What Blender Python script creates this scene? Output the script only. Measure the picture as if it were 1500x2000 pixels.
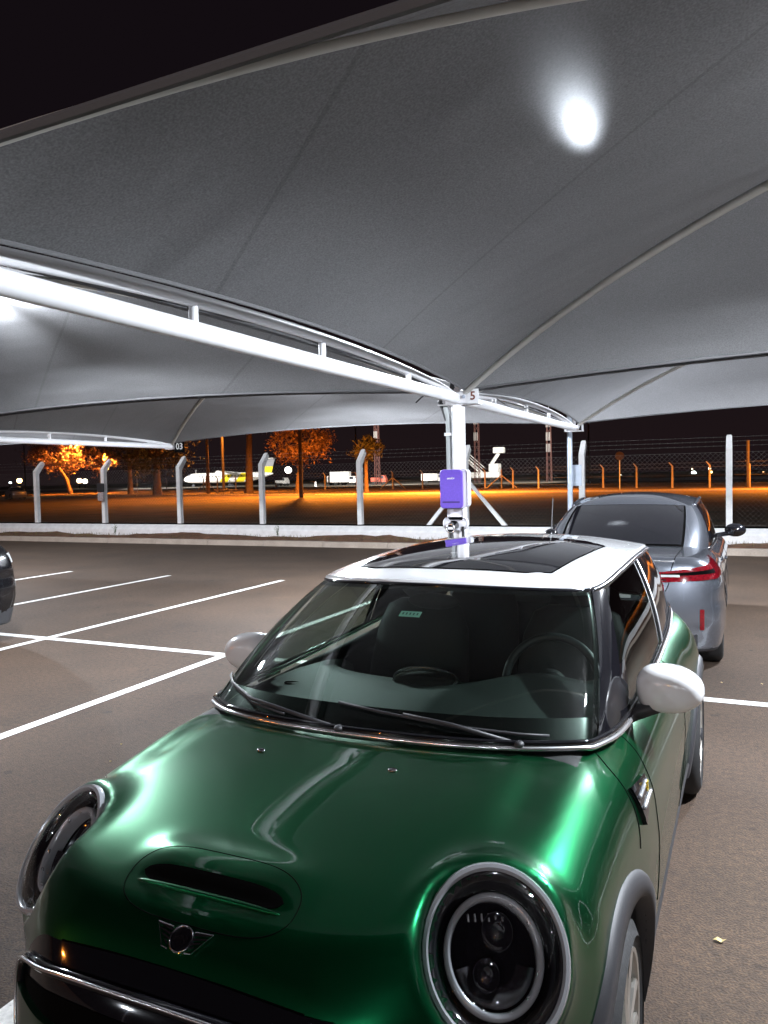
import bpy, math, random
import numpy as np
from math import sin, cos, pi, radians, sqrt
from mathutils import Vector, Matrix
for o in list(bpy.data.objects): bpy.data.objects.remove(o)
SC = bpy.context.scene; COL = SC.collection
random.seed(7); RNG = np.random.default_rng(7)

# ------------------------------------------------------------------ camera
CH = 1.70
def camera():
    yaw, pitch, roll = radians(24.587), radians(2.612), radians(-1.259)
    f = Vector((-sin(yaw)*cos(pitch), cos(yaw)*cos(pitch), -sin(pitch)))
    r0 = Vector((cos(yaw), sin(yaw), 0)); u0 = r0.cross(f)
    r = r0*cos(roll)+u0*sin(roll); u = -r0*sin(roll)+u0*cos(roll)
    m = Matrix(((r.x,u.x,-f.x,0),(r.y,u.y,-f.y,0),(r.z,u.z,-f.z,CH),(0,0,0,1)))
    cd = bpy.data.cameras.new('camera'); c = bpy.data.objects.new('camera', cd); COL.objects.link(c)
    c.matrix_world = m; cd.sensor_fit = 'HORIZONTAL'; cd.sensor_width = 36; cd.lens = 36*1501.2/1500
    cd.clip_start = .05; cd.clip_end = 3000
    SC.camera = c
camera()
# ------------------------------------------------------------------ world (night sky) and exposure
W = bpy.data.worlds.new('World'); SC.world = W; W.use_nodes = True
nt = W.node_tree; bg = nt.nodes['Background']
tc = nt.nodes.new('ShaderNodeTexCoord'); sx = nt.nodes.new('ShaderNodeSeparateXYZ'); rp = nt.nodes.new('ShaderNodeValToRGB')
nt.links.new(tc.outputs['Generated'], sx.inputs[0]); nt.links.new(sx.outputs['Z'], rp.inputs[0]); nt.links.new(rp.outputs[0], bg.inputs[0])
rp.color_ramp.elements[0].position = 0.0; rp.color_ramp.elements[0].color = (.0125,.0075,.0085,1)
rp.color_ramp.elements[1].position = .30; rp.color_ramp.elements[1].color = (.0060,.0040,.0055,1)
bg.inputs[1].default_value = 1.0
SC.view_settings.view_transform = 'Standard'; SC.view_settings.look = 'None'
SC.view_settings.exposure = 0; SC.view_settings.gamma = 1
SC.cycles.use_denoising = True; SC.cycles.max_bounces = 8; SC.cycles.transparent_max_bounces = 24
SC.cycles.sample_clamp_indirect = 6
# ------------------------------------------------------------------ materials
MATS = {}
def mat(name, col=(.5,.5,.5), rough=.5, metal=0, coat=0, noise=None, bump=None, emit=None, spec=None, coat_rough=.03):
    if name in MATS: return MATS[name]
    m = bpy.data.materials.new(name); m.use_nodes = True; n = m.node_tree; b = n.nodes['Principled BSDF']
    b.inputs['Base Color'].default_value = (*col,1); b.inputs['Roughness'].default_value = rough
    b.inputs['Metallic'].default_value = metal; b.inputs['Coat Weight'].default_value = coat
    b.inputs['Coat Roughness'].default_value = coat_rough
    if spec is not None: b.inputs['Specular IOR Level'].default_value = spec
    if emit: b.inputs['Emission Color'].default_value = (*emit[:3],1); b.inputs['Emission Strength'].default_value = emit[3]
    tcn = n.nodes.new('ShaderNodeTexCoord')
    if noise:   # list of (scale, amount): colour variation
        last = None
        for sc, am in noise:
            t = n.nodes.new('ShaderNodeTexNoise'); t.inputs['Scale'].default_value = sc; t.inputs['Detail'].default_value = 4
            n.links.new(tcn.outputs['Object'], t.inputs['Vector'])
            mr = n.nodes.new('ShaderNodeMapRange'); mr.inputs[1].default_value = .3; mr.inputs[2].default_value = .7
            mr.inputs[3].default_value = 1-am; mr.inputs[4].default_value = 1+am
            n.links.new(t.outputs['Fac'], mr.inputs[0])
            if last is None: last = mr.outputs[0]
            else:
                mu = n.nodes.new('ShaderNodeMath'); mu.operation = 'MULTIPLY'; n.links.new(last, mu.inputs[0]); n.links.new(mr.outputs[0], mu.inputs[1]); last = mu.outputs[0]
        vm = n.nodes.new('ShaderNodeVectorMath'); vm.operation = 'SCALE'; vm.inputs[0].default_value = col
        n.links.new(last, vm.inputs['Scale']); n.links.new(vm.outputs[0], b.inputs['Base Color'])
    if bump:    # (scale, strength, distance)
        t = n.nodes.new('ShaderNodeTexNoise'); t.inputs['Scale'].default_value = bump[0]; t.inputs['Detail'].default_value = 3
        n.links.new(tcn.outputs['Object'], t.inputs['Vector'])
        bp = n.nodes.new('ShaderNodeBump'); bp.inputs['Strength'].default_value = bump[1]; bp.inputs['Distance'].default_value = bump[2]
        n.links.new(t.outputs['Fac'], bp.inputs['Height']); n.links.new(bp.outputs[0], b.inputs['Normal'])
    MATS[name] = m; return m
def glass(name, tint, tr_rough=0.0, refl=1.0):
    m = bpy.data.materials.new(name); m.use_nodes = True; n = m.node_tree; n.nodes.clear()
    out = n.nodes.new('ShaderNodeOutputMaterial'); mix = n.nodes.new('ShaderNodeMixShader'); t = n.nodes.new('ShaderNodeBsdfTransparent')
    g = n.nodes.new('ShaderNodeBsdfGlossy'); f = n.nodes.new('ShaderNodeFresnel'); f.inputs[0].default_value = 1.55
    t.inputs[0].default_value = (*tint,1); g.inputs[1].default_value = .02; g.inputs[0].default_value = (refl,)*3+(1,)
    ge = n.nodes.new('ShaderNodeNewGeometry'); mi = n.nodes.new('ShaderNodeMix'); mi.inputs[2].default_value = 1.5; mi.inputs[3].default_value = 1/1.5
    n.links.new(ge.outputs['Backfacing'], mi.inputs[0]); n.links.new(mi.outputs[0], f.inputs[0])   # same reflection from both sides of the sheet
    n.links.new(f.outputs[0], mix.inputs[0]); n.links.new(t.outputs[0], mix.inputs[1]); n.links.new(g.outputs[0], mix.inputs[2]); n.links.new(mix.outputs[0], out.inputs[0])
    return m
M = {}
M['green'] = mat('green_metallic_paint', (.0022,.104,.034), .30, .94, .85, noise=[(900,.10)], coat_rough=.02)
M['gloss_black'] = mat('gloss_black', (.006,.006,.008), .06, 0, .6)
M['black_plastic'] = mat('black_plastic', (.028,.028,.032), .55, noise=[(300,.15)])
M['seam'] = mat('seam', (.0015,.0015,.0015), .9, spec=.04)
M['chrome'] = mat('chrome', (.85,.85,.87), .22, .9)
M['dark_chrome'] = mat('dark_chrome', (.30,.30,.32), .22, 1)
M['bezel'] = mat('bezel_silver', (.50,.52,.55), .24, .45, .8)
M['white_paint'] = mat('white_paint', (.78,.79,.80), .22, 0, 1.0)
M['beam_white'] = mat('white_steel', (.80,.80,.82), .38, 0, .2, noise=[(3,.05)])
M['tube'] = mat('dim_white_steel', (.52,.51,.47), .45, noise=[(4,.08)])  # white steel darkened: the tubes' dim lighting is put into the colour
M['galv'] = mat('galvanised_steel', (.42,.47,.55), .45, .5, noise=[(8,.12)])
M['rubber'] = mat('tyre_rubber', (.016,.016,.017), .75, noise=[(60,.2)], bump=(120,.3,.003))
M['rim'] = mat('rim_silver', (.62,.60,.56), .28, .85)
M['interior'] = mat('interior_black', (.009,.011,.011), .6, bump=(400,.2,.002))
M['interior_grey'] = mat('interior_grey', (.011,.014,.0135), .55)
M['red_glass'] = mat('red_lamp_glass', (.15,.003,.008), .08, 0, 1.0, noise=[(60,.4)])
M['grey_paint'] = mat('grey_metallic_paint', (.185,.20,.235), .27, .72, 1.0, noise=[(900,.08)])
M['black_paint'] = mat('black_paint', (.004,.004,.005), .2, 0, .5)
M['pale_paint'] = mat('pale_car_paint', (.45,.45,.46), .3, .5, .8)
M['windshield'] = glass('windshield_glass', (.52,.62,.57))
M['side_glass'] = glass('side_glass', (.30,.34,.32))
M['tinted'] = mat('tinted_glass', (.010,.010,.013), .06, 0, 1.0)
M['lens'] = glass('headlight_lens', (.97,.97,.97))
M['concrete'] = mat('painted_concrete', (.80,.80,.80), .8, noise=[(6,.08),(60,.06)], bump=(60,.3,.01))
M['kerb'] = mat('kerb_concrete', (.36,.30,.25), .85, noise=[(3,.12),(50,.12)], bump=(50,.3,.01))
M['soil'] = mat('red_soil', (.13,.062,.034), .95, noise=[(4,.35),(40,.35)], bump=(30,.8,.03))
M['marking'] = mat('road_marking_paint', (.74,.73,.70), .6, noise=[(7,.10),(60,.16)], bump=(200,.5,.004))
def worn(m):
    n=m.node_tree; b=n.nodes['Principled BSDF']; src=b.inputs['Base Color'].links[0].from_socket
    tcn=n.nodes.new('ShaderNodeTexCoord'); t=n.nodes.new('ShaderNodeTexNoise'); t.inputs['Scale'].default_value=38; t.inputs['Detail'].default_value=6; t.inputs['Roughness'].default_value=.7
    t2=n.nodes.new('ShaderNodeTexNoise'); t2.inputs['Scale'].default_value=1.3; ad=n.nodes.new('ShaderNodeMath'); ad.operation='MULTIPLY_ADD'; ad.inputs[1].default_value=.45
    n.links.new(tcn.outputs['Object'],t.inputs[0]); n.links.new(tcn.outputs['Object'],t2.inputs[0]); n.links.new(t2.outputs['Fac'],ad.inputs[0]); n.links.new(t.outputs['Fac'],ad.inputs[2])
    r=n.nodes.new('ShaderNodeValToRGB'); r.color_ramp.elements[0].position=.84; r.color_ramp.elements[1].position=.90; n.links.new(ad.outputs[0],r.inputs[0])
    mx=n.nodes.new('ShaderNodeMix'); mx.data_type='RGBA'; n.links.new(r.outputs[0],mx.inputs[0]); n.links.new(src,mx.inputs[6]); mx.inputs[7].default_value=(.09,.07,.055,1); n.links.new(mx.outputs[2],b.inputs['Base Color'])
worn(M['marking'])
M['wire'] = mat('fence_wire', (.14,.13,.12), .5, .6)
M['bark'] = mat('tree_bark', (.13,.085,.05), .9, noise=[(6,.3)], bump=(12,.6,.03))
M['leaf'] = mat('lamplit_leaf', (.17,.088,.045), .6, noise=[(1.2,.45)])  # lit crowns: part of the orange lamp glow is put into this colour
M['leafunlit'] = mat('unlit_leaf', (.05,.05,.02), .7, noise=[(1.2,.45)])  # darker copy for crowns outside the lamplight, their shade in the colour
M['conduit'] = mat('conduit_grey', (.36,.38,.38), .5)
M['purple'] = mat('purple_plastic', (.135,.075,.50), .45, noise=[(90,.08)])
M['offwhite'] = mat('charger_white', (.74,.75,.80), .35)
M['woodpole'] = mat('concrete_pole', (.045,.032,.025), .85, noise=[(5,.15)])
M['marker'] = mat('dark_red_number', (.17,.05,.03), .6)
def asphalt():
    m = mat('asphalt', (.051,.0300,.0175), .85, noise=[(.30,.22),(1.3,.18),(28,.30),(110,.55)], bump=(110,.8,.008))
    n=m.node_tree; b=n.nodes['Principled BSDF']; src=b.inputs['Base Color'].links[0].from_socket
    tcn=n.nodes.new('ShaderNodeTexCoord'); last=src
    for sc,lo,hi,dk in ((.9,.66,.74,.72),(5.5,.70,.74,.55),(2.1,.68,.72,1.18)):
        t=n.nodes.new('ShaderNodeTexNoise'); t.inputs['Scale'].default_value=sc; t.inputs['Detail'].default_value=2; n.links.new(tcn.outputs['Object'],t.inputs[0])
        mr=n.nodes.new('ShaderNodeMapRange'); mr.inputs[1].default_value=lo; mr.inputs[2].default_value=hi; mr.inputs[3].default_value=1; mr.inputs[4].default_value=dk; n.links.new(t.outputs['Fac'],mr.inputs[0])
        v=n.nodes.new('ShaderNodeVectorMath'); v.operation='SCALE'; n.links.new(last,v.inputs[0]); n.links.new(mr.outputs[0],v.inputs['Scale']); last=v.outputs[0]
    n.links.new(last,b.inputs['Base Color']); return m
M['asphalt'] = asphalt()
M['grass'] = mat('dry_grass', (.080,.050,.022), .95, noise=[(.10,.55),(.7,.5),(9,.4)], bump=(9,.9,.06))
M['road'] = mat('far_road', (.20,.16,.12), .8, noise=[(.3,.15),(4,.1)])
def fabric():
    m = bpy.data.materials.new('shade_net_fabric'); m.use_nodes = True; n = m.node_tree; n.nodes.clear()
    out = n.nodes.new('ShaderNodeOutputMaterial')
    d = n.nodes.new('ShaderNodeBsdfDiffuse'); tl = n.nodes.new('ShaderNodeBsdfTranslucent'); tp = n.nodes.new('ShaderNodeBsdfTransparent')
    tcn = n.nodes.new('ShaderNodeTexCoord')
    def tex(scale,lo,hi,detail=3):
        t1 = n.nodes.new('ShaderNodeTexNoise'); t1.inputs['Scale'].default_value = scale; t1.inputs['Detail'].default_value = detail
        n.links.new(tcn.outputs['Object'], t1.inputs[0]); r1 = n.nodes.new('ShaderNodeMapRange'); r1.inputs[1].default_value=.3; r1.inputs[2].default_value=.7; r1.inputs[3].default_value=lo; r1.inputs[4].default_value=hi
        n.links.new(t1.outputs['Fac'], r1.inputs[0]); return r1.outputs[0]
    a_, b_ = tex(130,.78,1.22), tex(1.1,.92,1.08)
    mu = n.nodes.new('ShaderNodeMath'); mu.operation='MULTIPLY'; n.links.new(a_, mu.inputs[0]); n.links.new(b_, mu.inputs[1])
    def ma(op,x,y=None):   # welded seams between the net's strips
        q = n.nodes.new('ShaderNodeMath'); q.operation=op; q.inputs[0].default_value = 0
        if hasattr(x,'links'): n.links.new(x,q.inputs[0])
        else: q.inputs[0].default_value = x
        if y is not None:
            if hasattr(y,'links'): n.links.new(y,q.inputs[1])
            else: q.inputs[1].default_value = y
        return q.outputs[0]
    dp = n.nodes.new('ShaderNodeVectorMath'); dp.operation='DOT_PRODUCT'; dp.inputs[1].default_value=(.56,.83,0); n.links.new(tcn.outputs['Object'], dp.inputs[0])
    fr_ = ma('FRACT', ma('ADD', ma('DIVIDE', dp.outputs['Value'], 1.36), 100.5)); dist = ma('ABSOLUTE', ma('SUBTRACT', fr_, .5))
    band = ma('LESS_THAN', dist, .007); dark = ma('SUBTRACT', 1.0, ma('MULTIPLY', band, .15))
    mu = n.nodes.new('ShaderNodeMath'); mu.operation='MULTIPLY'; n.links.new(ma('MULTIPLY',a_,b_), mu.inputs[0]); n.links.new(dark, mu.inputs[1])
    bp = n.nodes.new('ShaderNodeBump'); bp.inputs['Strength'].default_value=.5; bp.inputs['Distance'].default_value=.05
    mp = n.nodes.new('ShaderNodeMapping'); mp.inputs['Scale'].default_value=(.5,2.2,1); mp.inputs['Rotation'].default_value=(0,0,.6); n.links.new(tcn.outputs['Object'], mp.inputs[0])
    t3 = n.nodes.new('ShaderNodeTexNoise'); t3.inputs['Scale'].default_value=1.6; t3.inputs['Detail'].default_value=1; n.links.new(mp.outputs[0], t3.inputs[0]); n.links.new(t3.outputs['Fac'], bp.inputs['Height']); n.links.new(bp.outputs[0], d.inputs['Normal'])
    for sh, c in ((d,(.170,.170,.174)),(tl,(.05,.05,.052))):
        v = n.nodes.new('ShaderNodeVectorMath'); v.operation='SCALE'; v.inputs[0].default_value = c; n.links.new(mu.outputs[0], v.inputs['Scale']); n.links.new(v.outputs[0], sh.inputs[0])
    ad = n.nodes.new('ShaderNodeAddShader'); n.links.new(d.outputs[0], ad.inputs[0]); n.links.new(tl.outputs[0], ad.inputs[1])
    rf = n.nodes.new('ShaderNodeBsdfRefraction'); rf.inputs['Color'].default_value = (.95,.97,1,1); rf.inputs['Roughness'].default_value = .5; rf.inputs['IOR'].default_value = 1.05
    m3 = n.nodes.new('ShaderNodeMixShader'); m3.inputs[0].default_value = .0042; n.links.new(ad.outputs[0], m3.inputs[1]); n.links.new(rf.outputs[0], m3.inputs[2])
    n.links.new(m3.outputs[0], out.inputs[0]); return m
M['fabric'] = fabric()
# ------------------------------------------------------------------ object helpers
def newobj(name, data, parent=None, loc=None):
    o = bpy.data.objects.new(name, data); COL.objects.link(o)
    if parent is not None: o.parent = parent
    if loc is not None: o.location = loc
    return o
def thing(name, label, cat, loc=(0,0,0), rz=0, group=None):
    o = newobj(name, None, None, loc); o.rotation_euler = (0,0,rz); o['label']=label; o['category']=cat
    if group: o['group']=group
    return o
def tag(o, label, cat, group=None, kind=None):
    if label: o['label']=label
    if cat: o['category']=cat
    if group: o['group']=group
    if kind: o['kind']=kind
    return o
def copy_tree(o, parent=None):
    c = o.copy(); COL.objects.link(c); c.parent = parent
    for ch in list(o.children): copy_tree(ch, c)
    return c
class MB:
    """collects pieces of ONE mesh"""
    def __init__(s): s.v=[]; s.f=[]
    def add(s, v, f):
        k=len(s.v); s.v += [tuple(map(float,p)) for p in v]; s.f += [tuple(i+k for i in q) for q in f]; return s
    def box(s, a, b, bev=0):
        (x0,y0,z0),(x1,y1,z1)=a,b
        if bev<=0:
            v=[(x0,y0,z0),(x1,y0,z0),(x1,y1,z0),(x0,y1,z0),(x0,y0,z1),(x1,y0,z1),(x1,y1,z1),(x0,y1,z1)]
            return s.add(v,[(0,3,2,1),(4,5,6,7),(0,1,5,4),(1,2,6,5),(2,3,7,6),(3,0,4,7)])
        rows=[]
        for z,i in ((z0,bev),(z0+bev,0),(z1-bev,0),(z1,bev)):
            rows.append([(x0+i+bev*(i==0),y0+i,z),(x1-i-bev*(i==0),y0+i,z),(x1-i,y0+i+bev*(i==0),z),(x1-i,y1-i-bev*(i==0),z),(x1-i-bev*(i==0),y1-i,z),(x0+i+bev*(i==0),y1-i,z),(x0+i,y1-i-bev*(i==0),z),(x0+i,y0+i+bev*(i==0),z)])
        return s.loft(rows, True, True)
    def loft(s, rows, closed=True, caps=True):
        n=len(rows[0]); v=[p for r in rows for p in r]; f=[]
        for i in range(len(rows)-1):
            for j in range(n if closed else n-1):
                a=i*n+j; b=i*n+(j+1)%n; f.append((a,b,b+n,a+n))
        if caps and closed: f.append(tuple(range(n))[::-1]); f.append(tuple(range((len(rows)-1)*n,len(rows)*n)))
        return s.add(v,f)
    def tube(s, pts, r, seg=8, caps=True, sy=1.0):
        P=[np.array(p,float) for p in pts]; n=len(P); rows=[]
        up=None
        for i in range(n):
            t=P[min(i+1,n-1)]-P[max(i-1,0)]; t/= (np.linalg.norm(t)+1e-12)
            if up is None:
                up=np.array([0,0,1.]) if abs(t[2])<.9 else np.array([1.,0,0])
            a=np.cross(t,up); a/=np.linalg.norm(a)+1e-12; b=np.cross(a,t); up=b
            ri=r[i] if hasattr(r,'__len__') else r
            rows.append([tuple(P[i]+ri*(cos(2*pi*k/seg)*a+sy*sin(2*pi*k/seg)*b)) for k in range(seg)])
        return s.loft(rows, True, caps)
    def grid(s, G):
        n,m=G.shape[:2]; f=[(i*m+j,i*m+j+1,(i+1)*m+j+1,(i+1)*m+j) for i in range(n-1) for j in range(m-1)]
        return s.add(G.reshape(-1,3), f)
    def obj(s, name, material, parent=None, smooth=False, off=(0,0,0), loc=None, auto=None):
        me=bpy.data.meshes.new(name)
        v=s.v if off==(0,0,0) else [(a+off[0],b+off[1],c+off[2]) for a,b,c in s.v]
        me.from_pydata(v,[],s.f); me.materials.append(material); me.update()
        if smooth or auto:
            me.polygons.foreach_set('use_smooth',[True]*len(me.polygons))
            if auto: me.set_sharp_from_angle(angle=radians(auto))
        return newobj(name, me, parent, loc)
def text_mb(body, size, depth=.002, bold=True):
    cu=bpy.data.curves.new('lettering','FONT'); cu.body=body; cu.size=size; cu.extrude=depth; cu.align_x='CENTER'; cu.align_y='CENTER'; cu.resolution_u=2
    if bold: cu.offset=size*.02
    o=bpy.data.objects.new('lettering',cu); COL.objects.link(o)
    dg=bpy.context.evaluated_depsgraph_get(); me=bpy.data.meshes.new_from_object(o.evaluated_get(dg))
    mb=MB().add([tuple(v.co) for v in me.vertices],[tuple(p.vertices) for p in me.polygons])
    bpy.data.objects.remove(o); bpy.data.curves.remove(cu); bpy.data.meshes.remove(me); return mb
def xf(mb, Mx):
    mb.v=[tuple(Mx@Vector(p)) for p in mb.v]; return mb
def struct(o): o['kind']='structure'; return o
def sheet(name, x0,y0,x1,y1,z, material, nx=1, ny=1):
    X,Y=np.meshgrid(np.linspace(x0,x1,nx+1),np.linspace(y0,y1,ny+1),indexing='ij')
    G=np.stack([X,Y,np.full_like(X,z)],-1); mb=MB().grid(G)
    return mb.obj(name, material)
# ------------------------------------------------------------------ setting
struct(sheet('ground', -900,-120,900,1500,-.012, M['grass'], 4, 4))
struct(sheet('parking_asphalt', -60,-40,45,16.55,0, M['asphalt']))
STX = [-2.12+2.4*k for k in range(-8,6) if k != 1]
mk = MB()
def strip(x0,y0,x1,y1,z=.004): mk.add([(x0,y0,z),(x1,y0,z),(x1,y1,z),(x0,y1,z)],[(0,1,2,3)])
for x in STX: strip(x-.05,1.2,x+.05,6.035); strip(x-.05,6.145,x+.05,10.98)
strip(-24,6.035,-0.9,6.145); strip(-0.9,6.035,20,6.145)
struct(mk.obj('road_markings', M['marking']))
# kerb and soil verge
kb = MB()
for i in range(60):
    x0=-60+i*1.75; kb.box((x0+.004,16.55,-.05),(x0+1.746,16.72,.135+.004*sin(i*2.3)),.012)
struct(kb.obj('kerb', M['kerb'], auto=40))
X,Y=np.meshgrid(np.linspace(-45,45,460),np.linspace(16.7,18.12,16),indexing='ij')
def nz(x,y,s): return np.sin(x*s+1.3*np.sin(y*s*.7))*np.cos(y*s*1.3+.8*np.sin(x*s*.6))
env=np.clip((Y-16.72)/.25,0,1)
bump=np.clip(.05+.07*nz(X,Y*1.2,1.1)+.04*nz(X,Y,3.7)+.02*nz(X,Y,9.1),0,.3)+.17*np.exp(-((X+5.95+.55-.3)/.45)**2-((Y-17.75)/.22)**2)+.07*np.exp(-((X+14.2)/1.2)**2-((Y-17.8)/.2)**2)
Z=.09+env*bump*.75+RNG.normal(0,.004,X.shape)
struct(MB().grid(np.stack([X,Y,Z],-1)).obj('soil_verge', M['soil'], smooth=True))
# far road, its kerb and the bright apron edge
def quad_strip(pts, w, z, material, name):
    P=np.array(pts,float); G=np.zeros((len(P),2,3))
    for i in range(len(P)):
        t=P[min(i+1,len(P)-1)]-P[max(i-1,0)]; t/=np.linalg.norm(t); nrm=np.array([-t[1],t[0]])
        G[i,0,:2]=P[i]-nrm*w/2; G[i,1,:2]=P[i]+nrm*w/2
    G[...,2]=z; return struct(MB().grid(G).obj(name, material))
quad_strip([(-230,84),(-120,79),(-66,76.5),(-36,71),(-22,71.5),(0,72),(60,74)],7.5,.0,M['road'],'service_road')
quad_strip([(-300,185),(-120,178),(-60,172),(100,165)],55,-.004,M['apron'] if 'apron' in M else mat('apron_concrete',(.34,.30,.26),.8,noise=[(.05,.15)]),'airport_apron')
fk=MB()
for (x0,y0,x1,y1) in ((-150,77.1,-66,74.6),(-66,74.6,-38,68.8)):
    n=24
    for i in range(n):
        a=i/n; b=(i+.96)/n
        p=[x0+(x1-x0)*a,y0+(y1-y0)*a]; q=[x0+(x1-x0)*b,y0+(y1-y0)*b]
        fk.add([(p[0],p[1]-2.2,0),(q[0],q[1]-2.2,0),(q[0],q[1]-2.0,0),(p[0],p[1]-2.0,0),(p[0],p[1]-2.2,.17),(q[0],q[1]-2.2,.17),(q[0],q[1]-2.0,.17),(p[0],p[1]-2.0,.17)],[(0,1,5,4),(4,5,6,7),(1,2,6,5),(3,0,4,7),(2,3,7,6)])
struct(fk.obj('road_kerb', M['kerb']))
# ------------------------------------------------------------------ shade canopies
BX=-2.09; BW=7.2; YC=6.09; HL=4.95
ZB=2.335
def frame_proto():
    root=thing('carport_support','x','carport support',(BX,YC,0))
    c=MB().tube([(0,0,0),(0,0,ZB-.03)],.056,24); c.obj('column',M['beam_white'],root,auto=40)
    b=MB().box((-.13,-.13,0),(.13,.13,.014)); 
    for a in (-1,1):
        for d in (-1,1): b.tube([(a*.1,d*.1,.012),(a*.1,d*.1,.05)],.01,6)
    b.obj('base_plate',M['beam_white'],root)
    MB().tube([(0,y,ZB) for y in np.linspace(-HL-.25,HL+.25,9)],.044,16).obj('bottom_chord',M['beam_white'],root,auto=40)
    for s in (-1,1):
        pts=[(0,s*(.12+(HL-.12)*t),ZB+.02+.125*(1-(2*t-1)**2)**.8) for t in np.linspace(0,1,25)]
        MB().tube(pts,.03,12).obj('arched_chord',M['beam_white'],root,auto=40)
        for yy in (1.06,2.30,3.42,4.42):
            t=(yy-.12)/(HL-.12); zt=ZB+.02+.125*(1-(2*t-1)**2)**.8
            MB().tube([(0,s*yy,ZB+.03),(0,s*yy,zt)],.021,10).obj('strut',M['beam_white'],root,auto=40)
        e=MB().box((-.13,s*(HL+.1)-.05,ZB-.05),(.13,s*(HL+.1)+.05,ZB-.037)); e.box((-.012,s*(HL+.12)-.06,ZB-.03),(.012,s*(HL+.12)+.06,ZB+.13))
        for a in (-1,1):
            e.tube([(a*.07,s*(HL+.05),ZB+.02),(a*.07,s*(HL+.14),ZB+.06)],.022,8); e.box((a*.12-.006,s*(HL+.1)-.05,ZB-.05),(a*.12+.006,s*(HL+.1)+.05,ZB+.07))
        e.obj('end_bracket',M['beam_white'],root)
    h=MB().box((-.16,-.055,ZB-.056),(.19,.055,ZB-.046)).box((-.085,-.075,ZB-.045),(.15,-.063,ZB+.055)).box((-.085,.063,ZB-.045),(.15,.075,ZB+.055))
    h.add([(-.06,-.03,ZB+.045),(.06,-.03,ZB+.045),(.06,.03,ZB+.045),(-.06,.03,ZB+.045),(0,-.03,ZB+.10),(0,.03,ZB+.10)],[(0,1,4),(1,2,5,4),(2,3,5),(3,0,4,5)])
    h.box((.02,-.06,ZB+.055),(.032,.06,ZB+.17)).box((.06,-.012,ZB+.05),(.17,.012,ZB+.12))
    hb=h.obj('head_bracket',M['beam_white'],root)
    bo=MB().tube([(.075,-.075,ZB+.005),(.075,-.088,ZB+.005)],.016,6); bo.tube([(.075,-.085,ZB+.005),(.075,-.095,ZB+.005)],.009,8); bo.obj('bolt',M['galv'],hb)
    return root
FR=frame_proto(); FR['label']='white steel canopy frame on the middle column carrying the purple charger'
FR['group']='white frames of the shade canopies'
def num(body, parent, x, y, z, size, m, plate=None, pm=None):
    t=xf(text_mb(body,size,.001), Matrix.Translation((x,y,z))@Matrix.Rotation(radians(90),4,'X'))
    o=None
    if plate:
        w,h=plate; o=MB().box((x-w/2,y+.003,z-h/2),(x+w/2,y+.009,z+h/2)).obj('number_plate',pm,parent)
        t.obj('number_lettering',m,o)
    else: t.obj('number_lettering',m,parent)
frames={0:FR}
for k,lab in ((-1,'white steel canopy frame ending at the plate with number 03'),(-2,'white steel canopy frame behind the one ending at number 03, furthest left'),(1,'white steel canopy frame on the right side of the green car')):
    f=copy_tree(FR); f.location.x=BX+k*BW; f['label']=lab; f['group']='white frames of the shade canopies'; frames[k]=f
num('5',FR,.155,-.082,ZB+.005,.095,M['marker'],(.095,.115),M['beam_white'])
def place_plate():
    f=frames[-1]; s=HL+.12
    num('03',f,.22,HL+.02,ZB-.01,.16,M['white_paint'],(.22,.20),M['seam'])
place_plate()
# cables and conduit on the middle column
cd=MB().tube([(-.085,0,.9),(-.085,0,2.13),(-.095,0,2.20),(-.12,.0,2.29)],.024,12)
cd.obj('conduit',M['conduit'],FR,auto=40)
MB().box((-.115,-.03,2.03),(-.05,.03,2.055)).obj('clamp',M['beam_white'],FR)
MB().tube([(-.10,0,2.16),(-.125,0,2.24),(-.15,-.02,2.31),(-.13,-.03,2.40),(-.04,-.02,2.42)],.02,8).tube([(-.13,-.05,2.38),(-.25,-.05,2.40),(-.36,-.04,2.32)],.006,6).tube([(-.05,-.02,2.36),(-.03,-.03,2.50)],.02,8).obj('black_cable',M['black_plastic'],FR,auto=40)
MB().tube([(-.02,-y,ZB+.05+.09*(1-(2*(y-.12)/(HL-.12)-1)**2)-.03*abs(sin(y*2.3))) for y in np.linspace(.3,3.9,40)],.007,5).obj('wiring',M['black_plastic'],FR)
MB().tube([(.02,y,ZB+.09-.05*sin((y-1.06)/1.24*pi)) for y in np.linspace(1.06,2.3,14)],.006,5).obj('wiring',M['black_plastic'],FR)

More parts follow.
